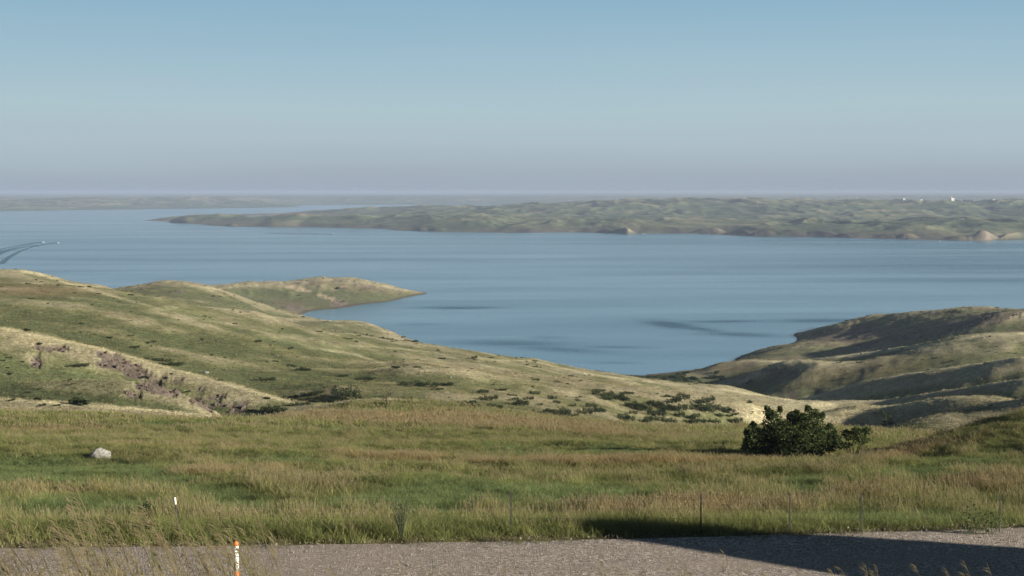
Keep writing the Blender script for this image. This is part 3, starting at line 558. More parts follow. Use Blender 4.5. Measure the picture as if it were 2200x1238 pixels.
def meadow(name,n,y0,y1,seed,near):
    X,Y,r=zone(n,y0,y1,seed=seed)
    keep=(Y>road_far(X)+.12+.25*noise(X/1.3,X*0,401))&~((X>60))
    X,Y=X[keep],Y[keep]; Z=zat(X,Y); px,py=pix(X,Y,Z+.3)
    lu,ta,dk=meadow_masks(X,Y,px,py); q=r.uniform(0,1,len(X)); clump=fbm(X/2.3,Y/1.9,3,171)
    pseed=np.clip(.13+.62*ta-.30*lu+.5*clump-.10*(Y<38.5),0,1); seedy=q<pseed
    a=r.integers(0,4 if near else 3,len(X)); idx=np.where(seedy,(4 if near else 11),(0 if near else 8))+a
    g=C3(.128,.142,.052)*np.ones((len(X),3)); g=cmix(g,C3(.108,.138,.056),lu); g=cmix(g,C3(.15,.125,.055),ta*.6); g=cmix(g,C3(.075,.070,.032),dk*.6)
    s_=C3(.148,.148,.058)*np.ones((len(X),3)); s_=cmix(s_,C3(.25,.175,.085),ta*.85); s_=cmix(s_,C3(.11,.09,.045),dk*.7)
    t=1.5*np.where(seedy[:,None],s_,g)*(1+.28*clump+.22*r.normal(0,1,len(X)))[:,None].clip(.45,1.7)
    edge=sstep(.2,1.6,Y-road_far(X)); 
    h=(1-.42*sstep(42,75,Y))*(.62+.5*r.uniform(0,1,len(X)))*(1+.35*clump)*(.75+.25*edge)*(1-.25*lu)*(1+.25*sstep(2.5,6,Y-road_far(X))*(seedy))
    low=fbm(X/4,Y/3,2,181); h=h*(1+.3*low)
    rot=np.stack([r.normal(0,.08,len(X)),r.normal(0,.08,len(X)),np.where(seedy,r.normal(0,.5,len(X)),r.uniform(0,6.28,len(X)))],1)
    w=(.8+.5*r.uniform(0,1,len(X))); return scatter(name,protos,np.stack([X,Y,Z],1),rot,np.stack([w,w,h],1)*(1 if near else 1.25),t,idx)
o=meadow('meadow_grass',26000,34,62,1,True)
o=meadow('meadow_grass',60000,60,118,2,True)
o=meadow('meadow_grass',30000,110,160,3,False)
# slopes beyond the meadow: coarser clumps, coloured by the cover they stand on
def slope_grass(name,n,y0,y1,seed,sz,power=1.2):
    X,Y,r=zone(n,y0,y1,seed=seed,power=power,umax=.42); Z=zat(X,Y); c,so=colour_at(X,Y)
    keep=(Z>1.5)&(r.uniform(0,1,len(X))>so*.93)&(Y>150+10*noise(X/20,Y/20,9)); X,Y,Z,c=X[keep],Y[keep],Z[keep],c[keep]
    n_=len(X); q=r.uniform(0,1,n_); seedy=q<.35; idx=np.where(seedy,11,8)+r.integers(0,3,n_)
    f=(1+.25*r.normal(0,1,n_)+.5*fbm(X/5,Y/5,3,191)).clip(.5,1.9); s_=.72*sz*(Y/y0)**.55*(.6+.7*r.uniform(0,1,n_))
    rot=np.stack([r.normal(0,.1,n_),r.normal(0,.1,n_),r.uniform(0,6.28,n_)],1)
    return scatter(name,protos,np.stack([X,Y,Z],1),rot,np.stack([s_*1.5,s_*1.5,s_*(.45+.3*r.uniform(0,1,n_))],1),c*f[:,None]*1.3,idx)
slope_grass('slope_grass',70000,150,330,5,.9)
slope_grass('slope_grass',60000,300,1150,6,1.3,power=.9)
# verge on this side of the road, and the tall stems near the camera
X,Y,r=zone(5200,8,27.8,seed=12,umax=.55,power=1.6); keep=(Y<road_near(X)+.35+.3*noise(X/1.1,X*0,7))&((X<-.2*Y)|(Y>22))&~((np.abs(X+.195*Y)<.5)&(Y<20)); X,Y=X[keep],Y[keep]; Z=zat(X,Y); n_=len(X)
q=r.uniform(0,1,n_); idx=np.where(q<.35,4,0)+r.integers(0,4,n_); t=np.where((q<.35)[:,None],C3(.17,.145,.07),C3(.115,.16,.045))*(1+.25*r.normal(0,1,n_)).clip(.5,1.6)[:,None]
h=.5+.4*r.uniform(0,1,n_)+.45*sstep(-.26,-.34,X/Y)*(Y>21)
scatter('verge_grass',protos,np.stack([X,Y,Z],1),np.stack([r.normal(0,.1,n_),r.normal(0,.1,n_),r.normal(0,.6,n_)],1),np.stack([h*0+1,h*0+1,h],1),t,idx)
# tall bromes leaning left in the wind
def brome(name,seed,h):
    r=np.random.default_rng(seed); V=[];Q=[];C=[]
    def strip(pts,w,c,ax):
        b0=len(V)
        for (x,y,z),ww in zip(pts,w): V.append((x-ax[0]*ww,y-ax[1]*ww,z)); V.append((x+ax[0]*ww,y+ax[1]*ww,z)); C.append(c);C.append(c)
        for s in range(len(pts)-1): Q.append((b0+2*s,b0+2*s+1,b0+2*s+3,b0+2*s+2))
    ln=r.uniform(.15,.38); P=[(-ln*h*t**1.15,0.02*t,h*(t-.12*t*t)) for t in np.linspace(0,1,7)]
    for ax in ((1,0),(0,1)): strip(P,[.0028]*7,(.6,.35,r.uniform()),ax)
    for k in range(int(r.integers(9,15))):               # drooping spikelets of the panicle
        t=r.uniform(.70,1.0); x=-ln*h*t**1.15; z=h*(t-.12*t*t); L0=r.uniform(.03,.075); a=r.uniform(-.5,.5); up=r.uniform(.2,1)
        pts=[(x,0,z),(x-L0*.6,L0*a*.5,z+L0*up*.6),(x-L0*1.5,L0*a,z+L0*up)]
        strip(pts,[.001,.0055,.0012],(1,1,r.uniform()),(0.3,.95)); strip(pts,[.001,.0055,.0012],(1,1,r.uniform()),(.9,-.3))
    for k in range(3):
        t=r.uniform(.08,.5); z=h*t; x=-ln*h*t**1.15; sg=r.choice((-1,1)); L0=h*r.uniform(.2,.4)
        strip([(x,0,z),(x+sg*L0*.4,.03,z+L0*.6),(x+sg*L0*.9,.05,z+L0*.55)],[.004,.0035,.0005],(.5,0,r.uniform()),(.2,1))
    o=mesh_np(name,V,Q,M_grass,link=False); set_col(o,'part',C); return o
tb=[brome('brome_%d'%i,70+i,1.0) for i in range(7)]
n_=620; r=np.random.default_rng(5); px=np.concatenate([r.uniform(-80,620,300)**1.0,r.uniform(600,2200,320)]); Y=r.uniform(11,24,n_)
u=(px-1100)/F; X=u*Y; Z=zat(X,Y); pkx,_=pix(X,Y,Z); hmax=np.where(px<620,r.uniform(.75,1.25,n_)*(.85+.3*blob(px,px*0,330,0,230,1)),r.uniform(.5,.95,n_)*.95); hmax=np.where((px<620)|(Y>17),hmax,hmax*.8)
t=np.where(r.uniform(0,1,n_)[:,None]<.65,C3(.24,.20,.115),C3(.12,.14,.055))*(1+.15*r.normal(0,1,n_))[:,None]
scatter('tall_grass',tb,np.stack([X,Y,Z],1),np.stack([r.normal(0,.07,n_),r.normal(-.05,.1,n_),r.normal(0,.3,n_)],1),np.stack([hmax,hmax,hmax],1),t,r.integers(0,7,n_))
# ------------------------------------------------------------------ placing by the sight line: the point where a thing of height h has its top at that pixel
def stand(px,pytop,h,y0,y1):
    u,s_=us(px,pytop); Ys=np.linspace(y0,y1,3000); d=(ZC-s_*Ys)-(zat(u*Ys,Ys)+h); k=int(np.argmin(np.abs(d))); Y=Ys[k]
    return Vector((u*Y,Y,float(zat(u*Y,Y)[0])))
def empty(name,loc,label=None,cat=None,group=None,rz=0):
    o=bpy.data.objects.new(name,None); COL.objects.link(o); o.location=loc; o.rotation_euler=(0,0,rz); o.empty_display_size=.3; return tag(o,label,cat,group)
def bobj(name,bm,m,parent=None,smooth=False,link=True):
    me=bpy.data.meshes.new(name); bm.to_mesh(me); bm.free(); me.materials.append(m)
    if smooth: me.polygons.foreach_set('use_smooth',[True]*len(me.polygons))
    o=bpy.data.objects.new(name,me)
    if link: COL.objects.link(o)
    if parent: o.parent=parent
    return o
def tube(bm,pts,rad,n=7,cap=True):
    rings=[]
    for i,p in enumerate(pts):
        p=Vector(p); d=(Vector(pts[min(i+1,len(pts)-1)])-Vector(pts[max(i-1,0)])).normalized(); a=d.orthogonal().normalized(); b=d.cross(a)
        if i and rings:
            # keep the frame from twisting
            a=(pa-d*pa.dot(d)).normalized(); b=d.cross(a)
        pa=a; r_=rad[i] if hasattr(rad,'__len__') else rad
        rings.append([bm.verts.new(p+(a*math.cos(2*math.pi*k/n)+b*math.sin(2*math.pi*k/n))*r_) for k in range(n)])
    for q,w in zip(rings[:-1],rings[1:]):
        for k in range(n): bm.faces.new((q[k],q[(k+1)%n],w[(k+1)%n],w[k]))
    if cap:
        bm.faces.new(rings[0][::-1]); bm.faces.new(rings[-1])
def box(bm,c,s,rz=0):
    r_=bmesh.ops.create_cube(bm,size=1); 
    for v in r_['verts']:
        v.co=Vector((v.co.x*s[0],v.co.y*s[1],v.co.z*s[2])); v.co.rotate(Matrix.Rotation(rz,3,'Z')); v.co+=Vector(c)
# --- shrubs and trees: limbs, twigs and leaf-sized faces in uneven clumps
def leaves(clumps,per,size,seed,up=.25,core=.35):
    r=np.random.default_rng(seed); V=[];
    for (cx,cy,cz,rx,ry,rz_,w) in clumps:
        n=int(per*w); d=r.normal(0,1,(n,3)); d/=np.linalg.norm(d,axis=1)[:,None]; rad=(core+(1-core)*r.uniform(0,1,n)**.6)
        # clumpy surface: several sub-lobes
        lob=r.normal(0,1,(14,3)); lob/=np.linalg.norm(lob,axis=1)[:,None]; near=(d@lob.T).max(1); rad*=.62+.48*np.clip((near-.75)/.25,0,1)
        c=np.array([cx,cy,cz])+d*rad[:,None]*np.array([rx,ry,rz_]); c=c[c[:,2]>.02]; n=len(c)
        a=r.normal(0,1,(n,3)); a[:,2]=a[:,2]*.6; a/=np.linalg.norm(a,axis=1)[:,None]; b=np.cross(a,r.normal(0,1,(n,3))); b/=np.linalg.norm(b,axis=1)[:,None]; s=size*r.uniform(.6,1.3,n)[:,None]
        V.append(np.stack([c-a*s,c-b*s*.45,c+a*s,c+b*s*.45],1))
    V=np.concatenate(V).reshape(-1,3); Q=np.arange(len(V)).reshape(-1,4); return V,Q
def limbs(clumps,seed,r0,base=(0,0,0),fork=.45):
    r=np.random.default_rng(seed); bm=bmesh.new()
    for (cx,cy,cz,rx,ry,rz_,w) in clumps:
        e=Vector((cx,cy,cz)); st=Vector(base)+Vector((cx*.12,cy*.12,-.1)); mid=st.lerp(e,.5)+Vector((r.normal(0,.06)*e.length,r.normal(0,.06)*e.length,.08*e.length))
        tube(bm,[st,mid,e],[r0*(.5+.5*w/2),r0*.5,r0*.25],6)
        for k in range(5):
            q=mid.lerp(e,r.uniform(.1,1)); d=Vector((r.normal()*rx,r.normal()*ry,abs(r.normal())*rz_*.8))*.6
            tube(bm,[q,q+d*.6+Vector((0,0,.02)),q+d],[r0*.28,r0*.18,r0*.06],5)
    return bm
def plant(name,clumps,per,size,seed,mleaf,r0,loc,label,cat,group=None,part='foliage',rz=0,stem='stem'):
    o=empty(name,loc,label,cat,group,rz); V,Q=leaves(clumps,per,size,seed); mesh_np(part,V,Q,mleaf,o,smooth=False)
    bobj(stem,limbs(clumps,seed+1,r0),M_bark,o,True); return o
def copy_tree(o,parent=None):
    c=o.copy(); COL.objects.link(c); c.parent=parent
    for ch in list(o.children): copy_tree(ch,c)
    return c
# the big chokecherry bush above the meadow, and the lower one leaning on its right
b0=stand(1697,866,3.45,83.5,86); print('TREE',b0,pix(b0.x,b0.y,b0.z)); k=b0.y/F
def cl(px,py,rx,ry,w,dy=0,b=b0,pxc=1697): return ((px-pxc)*b.y/F,dy,max(.1,(ZC-us(px,py)[1]*b.y)-b.z),rx*b.y/F,rx*b.y/F*1.15,ry*b.y/F,w)
C_=[cl(1630,932,34,27,1.3),cl(1642,955,44,26,1.4,.3),cl(1664,902,28,27,1.2),cl(1682,930,44,36,1.8,-.3),cl(1706,914,30,28,1.2,.4),cl(1740,900,32,27,1.3),cl(1732,930,48,36,1.9,-.3),cl(1766,938,30,28,1.2,.2),cl(1690,958,60,28,1.8),cl(1752,958,46,26,1.5),cl(1616,950,20,26,.8,.2),cl(1724,892,18,16,.5),cl(1655,884,16,15,.5),cl(1752,883,15,13,.4),cl(1704,885,10,9,.2),cl(1785,950,16,18,.4)]
plant('tree',C_+[cl(1604,925,9,8,.25),cl(1618,908,8,9,.22),cl(1648,872,7,8,.2),cl(1676,873,7,9,.2),cl(1712,878,7,7,.18),cl(1736,870,8,8,.22),cl(1768,886,8,9,.22),cl(1784,912,9,9,.25),cl(1790,932,8,10,.22),cl(1696,890,7,8,.2),cl(1600,958,8,10,.25)],860,.088,201,M_leaf,.075,b0,'large dark bushy tree with several rounded crowns behind the meadow edge','tree',part='crown',stem='trunk').scale=(1,1,.94)
b1=stand(1835,914,1.6,80,90)
C_=[cl(1800,948,15,16,.8,0,b1,1835),cl(1822,935,16,14,.8,.2,b1,1835),cl(1842,925,14,10,.7,0,b1,1835),cl(1862,926,15,11,.8,.1,b1,1835),cl(1850,943,20,12,.9,-.1,b1,1835),cl(1815,958,24,9,.8,.1,b1,1835),cl(1792,930,9,12,.4,-.1,b1,1835)]
plant('shrub',C_,480,.07,231,M_leaf,.05,b1,'low open-branched shrub leaning right beside the large dark bushy tree','shrub')
# hillside shrubs
def variant(seed,spiky=False):
    r=np.random.default_rng(seed); n=int(r.integers(4,7))
    if spiky: return [(r.normal(0,.12)+ .12*math.sin(i*2.4),.12*math.cos(i*2.4),.16+.15*i,.30-.045*i,.30-.045*i,.16,.8) for i in range(6)]
    return [((i/(n-1)-.5)*.75+r.normal(0,.05),r.normal(0,.12),.16+r.uniform(0,.16),r.uniform(.16,.26),r.uniform(.16,.24),r.uniform(.14,.24),1) for i in range(n)]
HS=[]
def hill_shrub(px,py,w,h=None,label=None,vi=None,y0=155,y1=640,spiky=False,name='shrub',cat='shrub',group='shrubs scattered over the grassy slopes'):
    p=hit(px,py,y0,y1)
    if p is None: return
    w=w*1.15; h=h or w*.68; key=('s' if spiky else 'b')+str(vi if vi is not None else rnd.randrange(4))
    if key not in PROT:
        v=variant(300+len(PROT)*7,spiky); o=plant(name,v,330,.030,400+len(PROT),M_leafs if not spiky else M_leaf,.02,p,None,None); PROT[key]=o
    else: o=copy_tree(PROT[key]); o.name=name
    sc=w*p.y/F; o.location=p-Vector((0,0,.06*sc)); o.scale=(sc,sc*.8,h*p.y/F/(.62 if not spiky else 1.05)); o.rotation_euler=(0,0,rnd.uniform(-.4,.4)+(math.pi if rnd.random()<.5 else 0))
    tag(o,label or 'low dark green shrub among others dotting the pale grass slope below the bay',cat,group); HS.append(o); return o
PROT={}
named=[(741,858,50,48,'tallest dark leafy shrub on the left slope, above the bare sapling'),(733,862,46,16,'low spreading shrub at the foot of the tallest slope shrub'),(568,820,40,17,'rounded shrub left of the tallest slope shrub, above the gully brush'),(652,797,30,14,'small shrub on the green slope up and left of the tallest shrub'),(625,788,20,9,'tiny shrub touching the small one on the green slope'),(676,849,42,17,'oval shrub just left of the tallest slope shrub'),(787,818,40,16,'oval dark shrub on pale grass right of the tallest slope shrub'),(735,810,26,10,'flat shrub just behind the top of the tallest slope shrub'),(588,887,52,26,'bushy shrub at the meadow crest where the pale ridge ends'),(618,858,36,16,'shrub in the gully row above the bushy crest shrub'),(645,872,36,16,'lower shrub in the gully row right of the bushy crest shrub'),(893,831,68,22,'wide dark shrub under the stony knob'),(943,829,54,16,'shrub trailing right from the wide one under the stony knob'),(942,838,22,9,'small shrub below the pair under the stony knob'),(1000,868,46,14,'flat shrub left of the steep brushy streak'),(996,880,62,13,'long low shrub touching the meadow crest'),(1036,846,24,16,'top shrub of the steep brushy streak'),(1050,862,34,22,'middle shrub of the steep brushy streak'),(1062,878,34,16,'bottom shrub of the steep brushy streak'),(1078,840,22,10,'small shrub right of the top of the brushy streak'),(1100,851,18,9,'small shrub on the slope right of the brushy streak'),(170,788,40,14,'dark flat shrub left of the eroded soil patch'),(338,775,50,14,'upper left shrub of the long dark streak below the pale ridge'),(368,785,46,14,'lower right shrub of the long dark streak below the pale ridge'),(172,900,54,13,'low wide shrub beyond the boulder on the left'),(103,891,12,7,'tiny leftmost shrub beyond the boulder'),(125,891,14,8,'tiny shrub left of the low wide shrub beyond the boulder'),(250,898,15,8,'tiny shrub right of the low wide shrub beyond the boulder'),(810,870,46,12,'pale green low shrub left of the bare sapling'),(1284,842,30,12,'topmost shrub of the diagonal row on the slope below the bay'),(1486,881,20,20,'spiky upright shrub standing out of the slope brush'),(1344,863,17,13,'small round shrub on the diagonal row below the bay')]
for (px,py,w,h,lb) in named: hill_shrub(px,py,w,h,lb,group='shrubs scattered over the grassy slopes',spiky='spiky' in lb)
for (px,py,w) in [(1303,854,28),(1318,863,40),(1280,848,16),(1360,878,32),(1380,882,30),(1410,896,34),(1436,910,28),(1413,874,26),(1433,881,30),(1460,884,32),(1460,896,22),(1490,902,28),(1488,912,26),(1511,909,18),(1534,910,22),(1525,886,42),(1518,869,36),(1468,858,26),(1454,862,18),(1433,854,13),(1448,868,26),(1563,886,24),(1566,897,15),(1581,893,13),(1581,911,28),(1270,876,22),(1290,887,22),(1263,893,38),(1208,895,38),(1178,887,20),(1185,858,17),(1196,868,15),(1229,875,15),(1148,849,21),(1119,873,31),(1136,861,19),(1343,904,30),(1388,910,26),(1360,891,17),(1235,897,18),(1392,901,15),(1407,905,17),(1105,862,17),(1335,860,24),(1398,868,16),(1500,875,16),(1545,896,16),(1240,862,10),(1160,872,12),(1420,888,18)]:
    hill_shrub(px,py,w)
hill_shrub(228,633,10,9,'lone round dark bush on the pale ridge at the far left',y0=500,y1=650,group='shrubs scattered over the grassy slopes')
hill_shrub(1019,786,12,10,'small dark bush at the bottom of the bright slope by the shore',y0=380,y1=640)
o=hill_shrub(1905,918,34,40,'dark upright juniper in the shadowed hollow on the right',y0=165,y1=300,spiky=True,name='juniper',cat='tree',group='junipers')
sh_=[o for o in HS if o['label'].startswith('low dark green shrub among')]
ordn=['first','second','third','fourth','fifth','sixth','seventh','eighth','ninth','tenth','eleventh','twelfth','thirteenth','fourteenth','fifteenth','sixteenth','seventeenth','eighteenth','nineteenth']
rows={}
for o in sh_:
    qx,qy=pix(o.location.x,o.location.y,o.location.z); rows.setdefault('top' if qy<862 else 'upper middle' if qy<876 else 'lower middle' if qy<890 else 'bottom',[]).append((float(qx),o))
for nm_,l_ in rows.items():
    l_.sort(key=lambda t:t[0])
    for i_,(q_,o) in enumerate(l_): o['label']='%s of the %s row of %s shrubs on the pale slope, from the left'%(ordn[i_],nm_,'small' if o.scale.x<3.1 else 'wide')
# brush at the head of the bay, one uncountable thicket
n_=2600; r=np.random.default_rng(31); X=r.uniform(35,115,n_); Y=r.uniform(600,745,n_); Z=zat(X,Y); px,py=pix(X,Y,Z); k_=(Z>.8)&(Z<16)&(blob(px,py,1400,820,130,20)+.5*noise(X/9,Y/9,3)>.42); X,Y,Z=X[k_],Y[k_],Z[k_]; n_=len(X)
V,Q=leaves(variant(900),120,.07,901); sp=mesh_np('brush_a',V,Q,M_brush,link=False,smooth=False)
s_=r.uniform(1.2,3.4,n_); sp2=sp.copy(); scatter('brush',[sp2],np.stack([X,Y,Z],1),np.stack([s_*0,s_*0,r.uniform(0,6.28,n_)],1),np.stack([s_,s_,s_*.8],1),np.ones((n_,3))*C3(.05,.075,.03)*r.uniform(.7,1.5,n_)[:,None],np.zeros(n_))
X,Y,r=zone(9000,165,1400,seed=88,umax=.40,power=1.0); Z=zat(X,Y); cl_=fbm(X/25,Y/25,3,888); k_=(Z>1.5)&(cl_+.35*r.uniform(-1,1,len(X))>.08); X,Y,Z=X[k_],Y[k_],Z[k_]; n_=len(X); s_=np.exp(r.normal(-.5,.45,n_))*(1+.0012*Y)
scatter('low_brush',[sp],np.stack([X,Y,Z],1),np.stack([s_*0,s_*0,r.uniform(0,6.28,n_)],1),np.stack([s_,s_,s_*.6],1),np.ones((n_,3))*C3(.05,.068,.032)*r.uniform(.7,1.5,n_)[:,None],np.zeros(n_))
r=np.random.default_rng(92); P_=[]  # dark shrubs on the scarp, set densely to stand in for its shade
for i in range(420):
    px=r.uniform(680,942); t_=(px-680)/262; py=r.normal(722+t_*28,5.5-2*abs(t_-.5)); p=hit(px,py,490,840)
    if p is not None and p.z>1: P_.append(p[:])
P_=np.array(P_); n_=len(P_); s_=r.uniform(1.6,3.6,n_); scatter('scarp_shade_brush',[sp.copy()],P_,np.stack([s_*0,s_*0,r.uniform(0,6.28,n_)],1),np.stack([s_,s_,s_*.8],1),np.ones((n_,3))*C3(.042,.052,.032)*r.uniform(.7,1.5,n_)[:,None],np.zeros(n_))
# bare sapling on the slope
p=hit(829,877,150,300); e=empty('sapling',p,'thin bare sapling with a few twigs standing on the pale slope','tree'); k=p.y/F; bm=bmesh.new()
tube(bm,[(0,0,0),(3*k,0,12*k),(1*k,0,24*k),(4*k,0,38*k)],[.09,.075,.06,.03],6); bobj('trunk',bm,M_bark,e,True); bm=bmesh.new()
for a in ([(1,20),(-5,27),(-7,34)],[(1,24),(9,30),(12,40)],[(2,30),(8,33),(14,34)],[(3,14),(-7,20),(-11,22)],[(3,34),(0,40),(1,44)],[(9,30),(15,33),(18,38)]):
    tube(bm,[(x*k,rnd.uniform(-2,2)*k,z*k) for x,z in a],[.04,.03,.012],5)
bobj('branches',bm,M_bark,e,True)
# --- boulder and stones
def rock(name,loc,sx_,sy_,sz_,seed,label,cat,group=None,shape=None,sub=4):
    bm=bmesh.new(); bmesh.ops.create_icosphere(bm,subdivisions=sub,radius=1); r=np.random.default_rng(seed); pl=r.normal(0,1,(22,3)); pl/=np.linalg.norm(pl,axis=1)[:,None]; of=r.uniform(.50,.82,22)
    V=np.array([v.co[:] for v in bm.verts])
    for q,f in zip(pl,of):
        d=V@q-f; V-=np.where(d>0,d*.96,0)[:,None]*q
    V*=(1+.09*fbm(V[:,0]*2.3+V[:,2],V[:,1]*2.3+V[:,2]*1.3,4,seed))[:,None]
    if shape: V=shape(V)
    for v,c in zip(bm.verts,V): v.co=Vector((c[0]*sx_,c[1]*sy_,c[2]*sz_))
    o=bobj(name,bm,M_rock,None,True); o.location=loc; tag(o,label,cat,group); return o
b=stand(215,960,.62,60,82); k=b.y/F
def bs(V):
    V/=np.abs(V).max(0); x=V[:,0].copy(); V[:,2]=np.where(V[:,2]>0,V[:,2]*(1-.20*x-.25*np.clip(-x-.55,0,1)),V[:,2]); V[:,0]+=.22*V[:,2]*(x<0); return V
rock('boulder',b+Vector((0,0,.12)),27.5*k,.5,.50,8,'large pale grey boulder lying in the green meadow at the left','boulder',shape=bs)
for i,(px,py,w,lb,y0,y1) in enumerate([(443,803,17,'flat pale grey stone on the grass above the pale ridge',230,330),(257,671,6,'tiny white stone on the big green hill at the left',250,420),(508,763,8,'small pale stone on the middle of the left slope',230,420),(705,777,6,'tiny pale stone on the yellow-green patch of the slope',230,460),(597,765,6,'tiny pale stone between the slope and the small shrubs',230,460),(968,812,9,'bright stone right of the stony knob',200,400),(871,774,7,'small white stone high on the bright slope',250,470)]):
    p=hit(px,py,y0,y1)
    if p: k=p.y/F; rock('stone',p+Vector((0,0,w*k*.12)),w*k*.5,w*k*.4,w*k*.3,40+i,lb,'stone','pale stones on the slopes',sub=2)
p0=hit(900,802,225,320)
# rubble of the stony knob: individual small stones
for i in range(26):
    px=rnd.gauss(897,9); py=rnd.uniform(786,808); p=hit(px,py,225,330)
    if p: k=p.y/F; w=rnd.uniform(2,4.5); rock('stone',p+Vector((0,0,.04)),w*k*.5,w*k*.4,w*k*.35,100+i,'small brown stone heaped with others on the stony knob above the wide shrub','stone','stones heaped on the knob',sub=2)
n_=9000; r=np.random.default_rng(55); X=r.uniform(-15,16,n_); e_=r.beta(.6,.6,n_); Y=road_near(X)+7.6*e_+r.normal(0,.12,n_); sg=[]
for i in range(3):
    bm=bmesh.new(); bmesh.ops.create_icosphere(bm,subdivisions=1,radius=1)
    for v in bm.verts: v.co*=rnd.uniform(.6,1.1); v.co.z*=.6
    sg.append(bobj('pebble_%d'%i,bm,M_pebble,link=False))
s_=np.exp(r.normal(-4.35,.35,n_)); scatter('loose_gravel',sg,np.stack([X,Y,X*0+ROADZ+.03],1),r.uniform(0,6,(n_,3)),np.stack([s_,s_,s_],1),np.ones((n_,3)),r.integers(0,3,n_))
n_=900; X=r.uniform(-15,16,n_); Y=road_far(X)-np.abs(r.normal(0,.28,n_)); k_=noise(X/1.2,X*0,361)>0; X,Y=X[k_],Y[k_]; n_=len(X); h=r.uniform(.12,.4,n_)
scatter('road_edge_weeds',[p_.copy() for p_ in protos],np.stack([X,Y,X*0+ROADZ-.02],1),np.stack([r.normal(0,.2,n_),r.normal(0,.2,n_),r.uniform(0,6,n_)],1),np.stack([h,h,h],1),C3(.13,.13,.06)*r.uniform(.7,1.5,n_)[:,None],r.integers(0,8,n_))
n_=26000; r=np.random.default_rng(77); Y=r.uniform(170,480,n_); X=r.uniform(-.40,.0,n_)*Y; c,so=colour_at(X,Y); k_=(so>.35)&(r.uniform(0,1,n_)<.8); X,Y=X[k_],Y[k_]; n_=len(X); Z=zat(X,Y)
cp=[]
for i in range(3):
    bm=bmesh.new(); bmesh.ops.create_icosphere(bm,subdivisions=1,radius=1)
    for v in bm.verts: v.co*=rnd.uniform(.5,1.15); v.co.z*=.7
    cp.append(bobj('clod_%d'%i,bm,M_soil,link=False))
s_=np.exp(r.normal(-1.25,.5,n_)); scatter('soil_clods',cp,np.stack([X,Y,Z],1),r.uniform(0,6,(n_,3)),np.stack([s_,s_,s_],1),np.ones((n_,3)),r.integers(0,3,n_))
# --- marker post at the roadside
def marker(px,pytop,Y,rad,h,bands,label,cat):
    u,s_=us(px,pytop); top=ZC-s_*Y; zb=float(zat(u*Y,Y)[0])-.1; e=empty('marker_post',(u*Y,Y,zb),label,cat); H=top-zb; rm=rad
    for (nm,z0,z1,rr,m_) in bands(H):
        bm=bmesh.new(); n=20; prof=[(rr,z0),(rr,z1)] if nm!='cap' else [(rr*1.06,z0),(rr*1.06,z0+(z1-z0)*.45),(rr*.92,z0+(z1-z0)*.72),(rr*.6,z0+(z1-z0)*.93),(rr*.15,z1)]
        rings=[[bm.verts.new((q*math.cos(2*math.pi*k/n),q*math.sin(2*math.pi*k/n),z)) for k in range(n)] for q,z in prof]
        for a,c in zip(rings[:-1],rings[1:]):
            for k in range(n): bm.faces.new((a[k],a[(k+1)%n],c[(k+1)%n],c[k]))
        bm.faces.new(rings[0][::-1]); bm.faces.new(rings[-1]); bobj(nm,bm,m_,e,True)
    return e
Ym=17.; px1=Ym/F
e=marker(510.5,1162.5,Ym,.031,1,lambda H:[('cap',H-.058,H,.031,M_orange),('sleeve',H-.058-.318,H-.056,.030,M_white),('shaft',0,H-.374,.031,M_orange)],'white and orange round marker post standing by the gravel road','marker post'); e.rotation_euler=(0,R(-1.2),0)
# the slim white-topped stake across the road
b=stand(381,1094,.95,35.5,44); e=empty('stake',b,'slim dark stake with a white top in the grass beyond the road at the left','stake'); bm=bmesh.new(); tube(bm,[(0,0,-.1),(.01,0,.78)],.017,8); bobj('shaft',bm,M_steel,e,True); bm=bmesh.new(); tube(bm,[(.01,0,.77),(.005,0,.95)],.026,8); bobj('tip',bm,M_white,e,True); e.rotation_euler=(0,R(-4),0)
# --- wire fence of steel T-posts
fp=[(1098,1097),(1506,1081),(1697,1091),(1850,1076),(2149,1061)]
fpts=[stand(px,py,1.05,35.6,43) for px,py in fp]
fe=empty('wire_fence',fpts[0],'sparse wire fence on thin dark steel posts beyond the road','fence')
tops=[]
for p in fpts:
    bm=bmesh.new(); box(bm,(0,0,.475),(.035,.006,1.15)); box(bm,(0,.018,.475),(.006,.03,1.15))
    for q in range(12): box(bm,(0,-.006,.12+q*.075),(.012,.008,.02))
    o=bobj('post',bm,M_steel,fe); o.location=p-fpts[0]; tops.append(p)
ext=[tops[0]+(tops[0]-tops[1])*1.6]+tops+[tops[-1]+(tops[-1]-tops[-2])*.9]
for hgt in (.95,.68,.42):
    bm=bmesh.new()
    for a,c in zip(ext[:-1],ext[1:]):
        P=[]
        for t in np.linspace(0,1,9):
            q=a.lerp(c,t); P.append((q.x-fpts[0].x,q.y-fpts[0].y-.02,q.z+hgt-.05*math.sin(math.pi*t)-fpts[0].z))
        tube(bm,P,.0022,4,False)
    bobj('wire',bm,M_steel,fe,True)
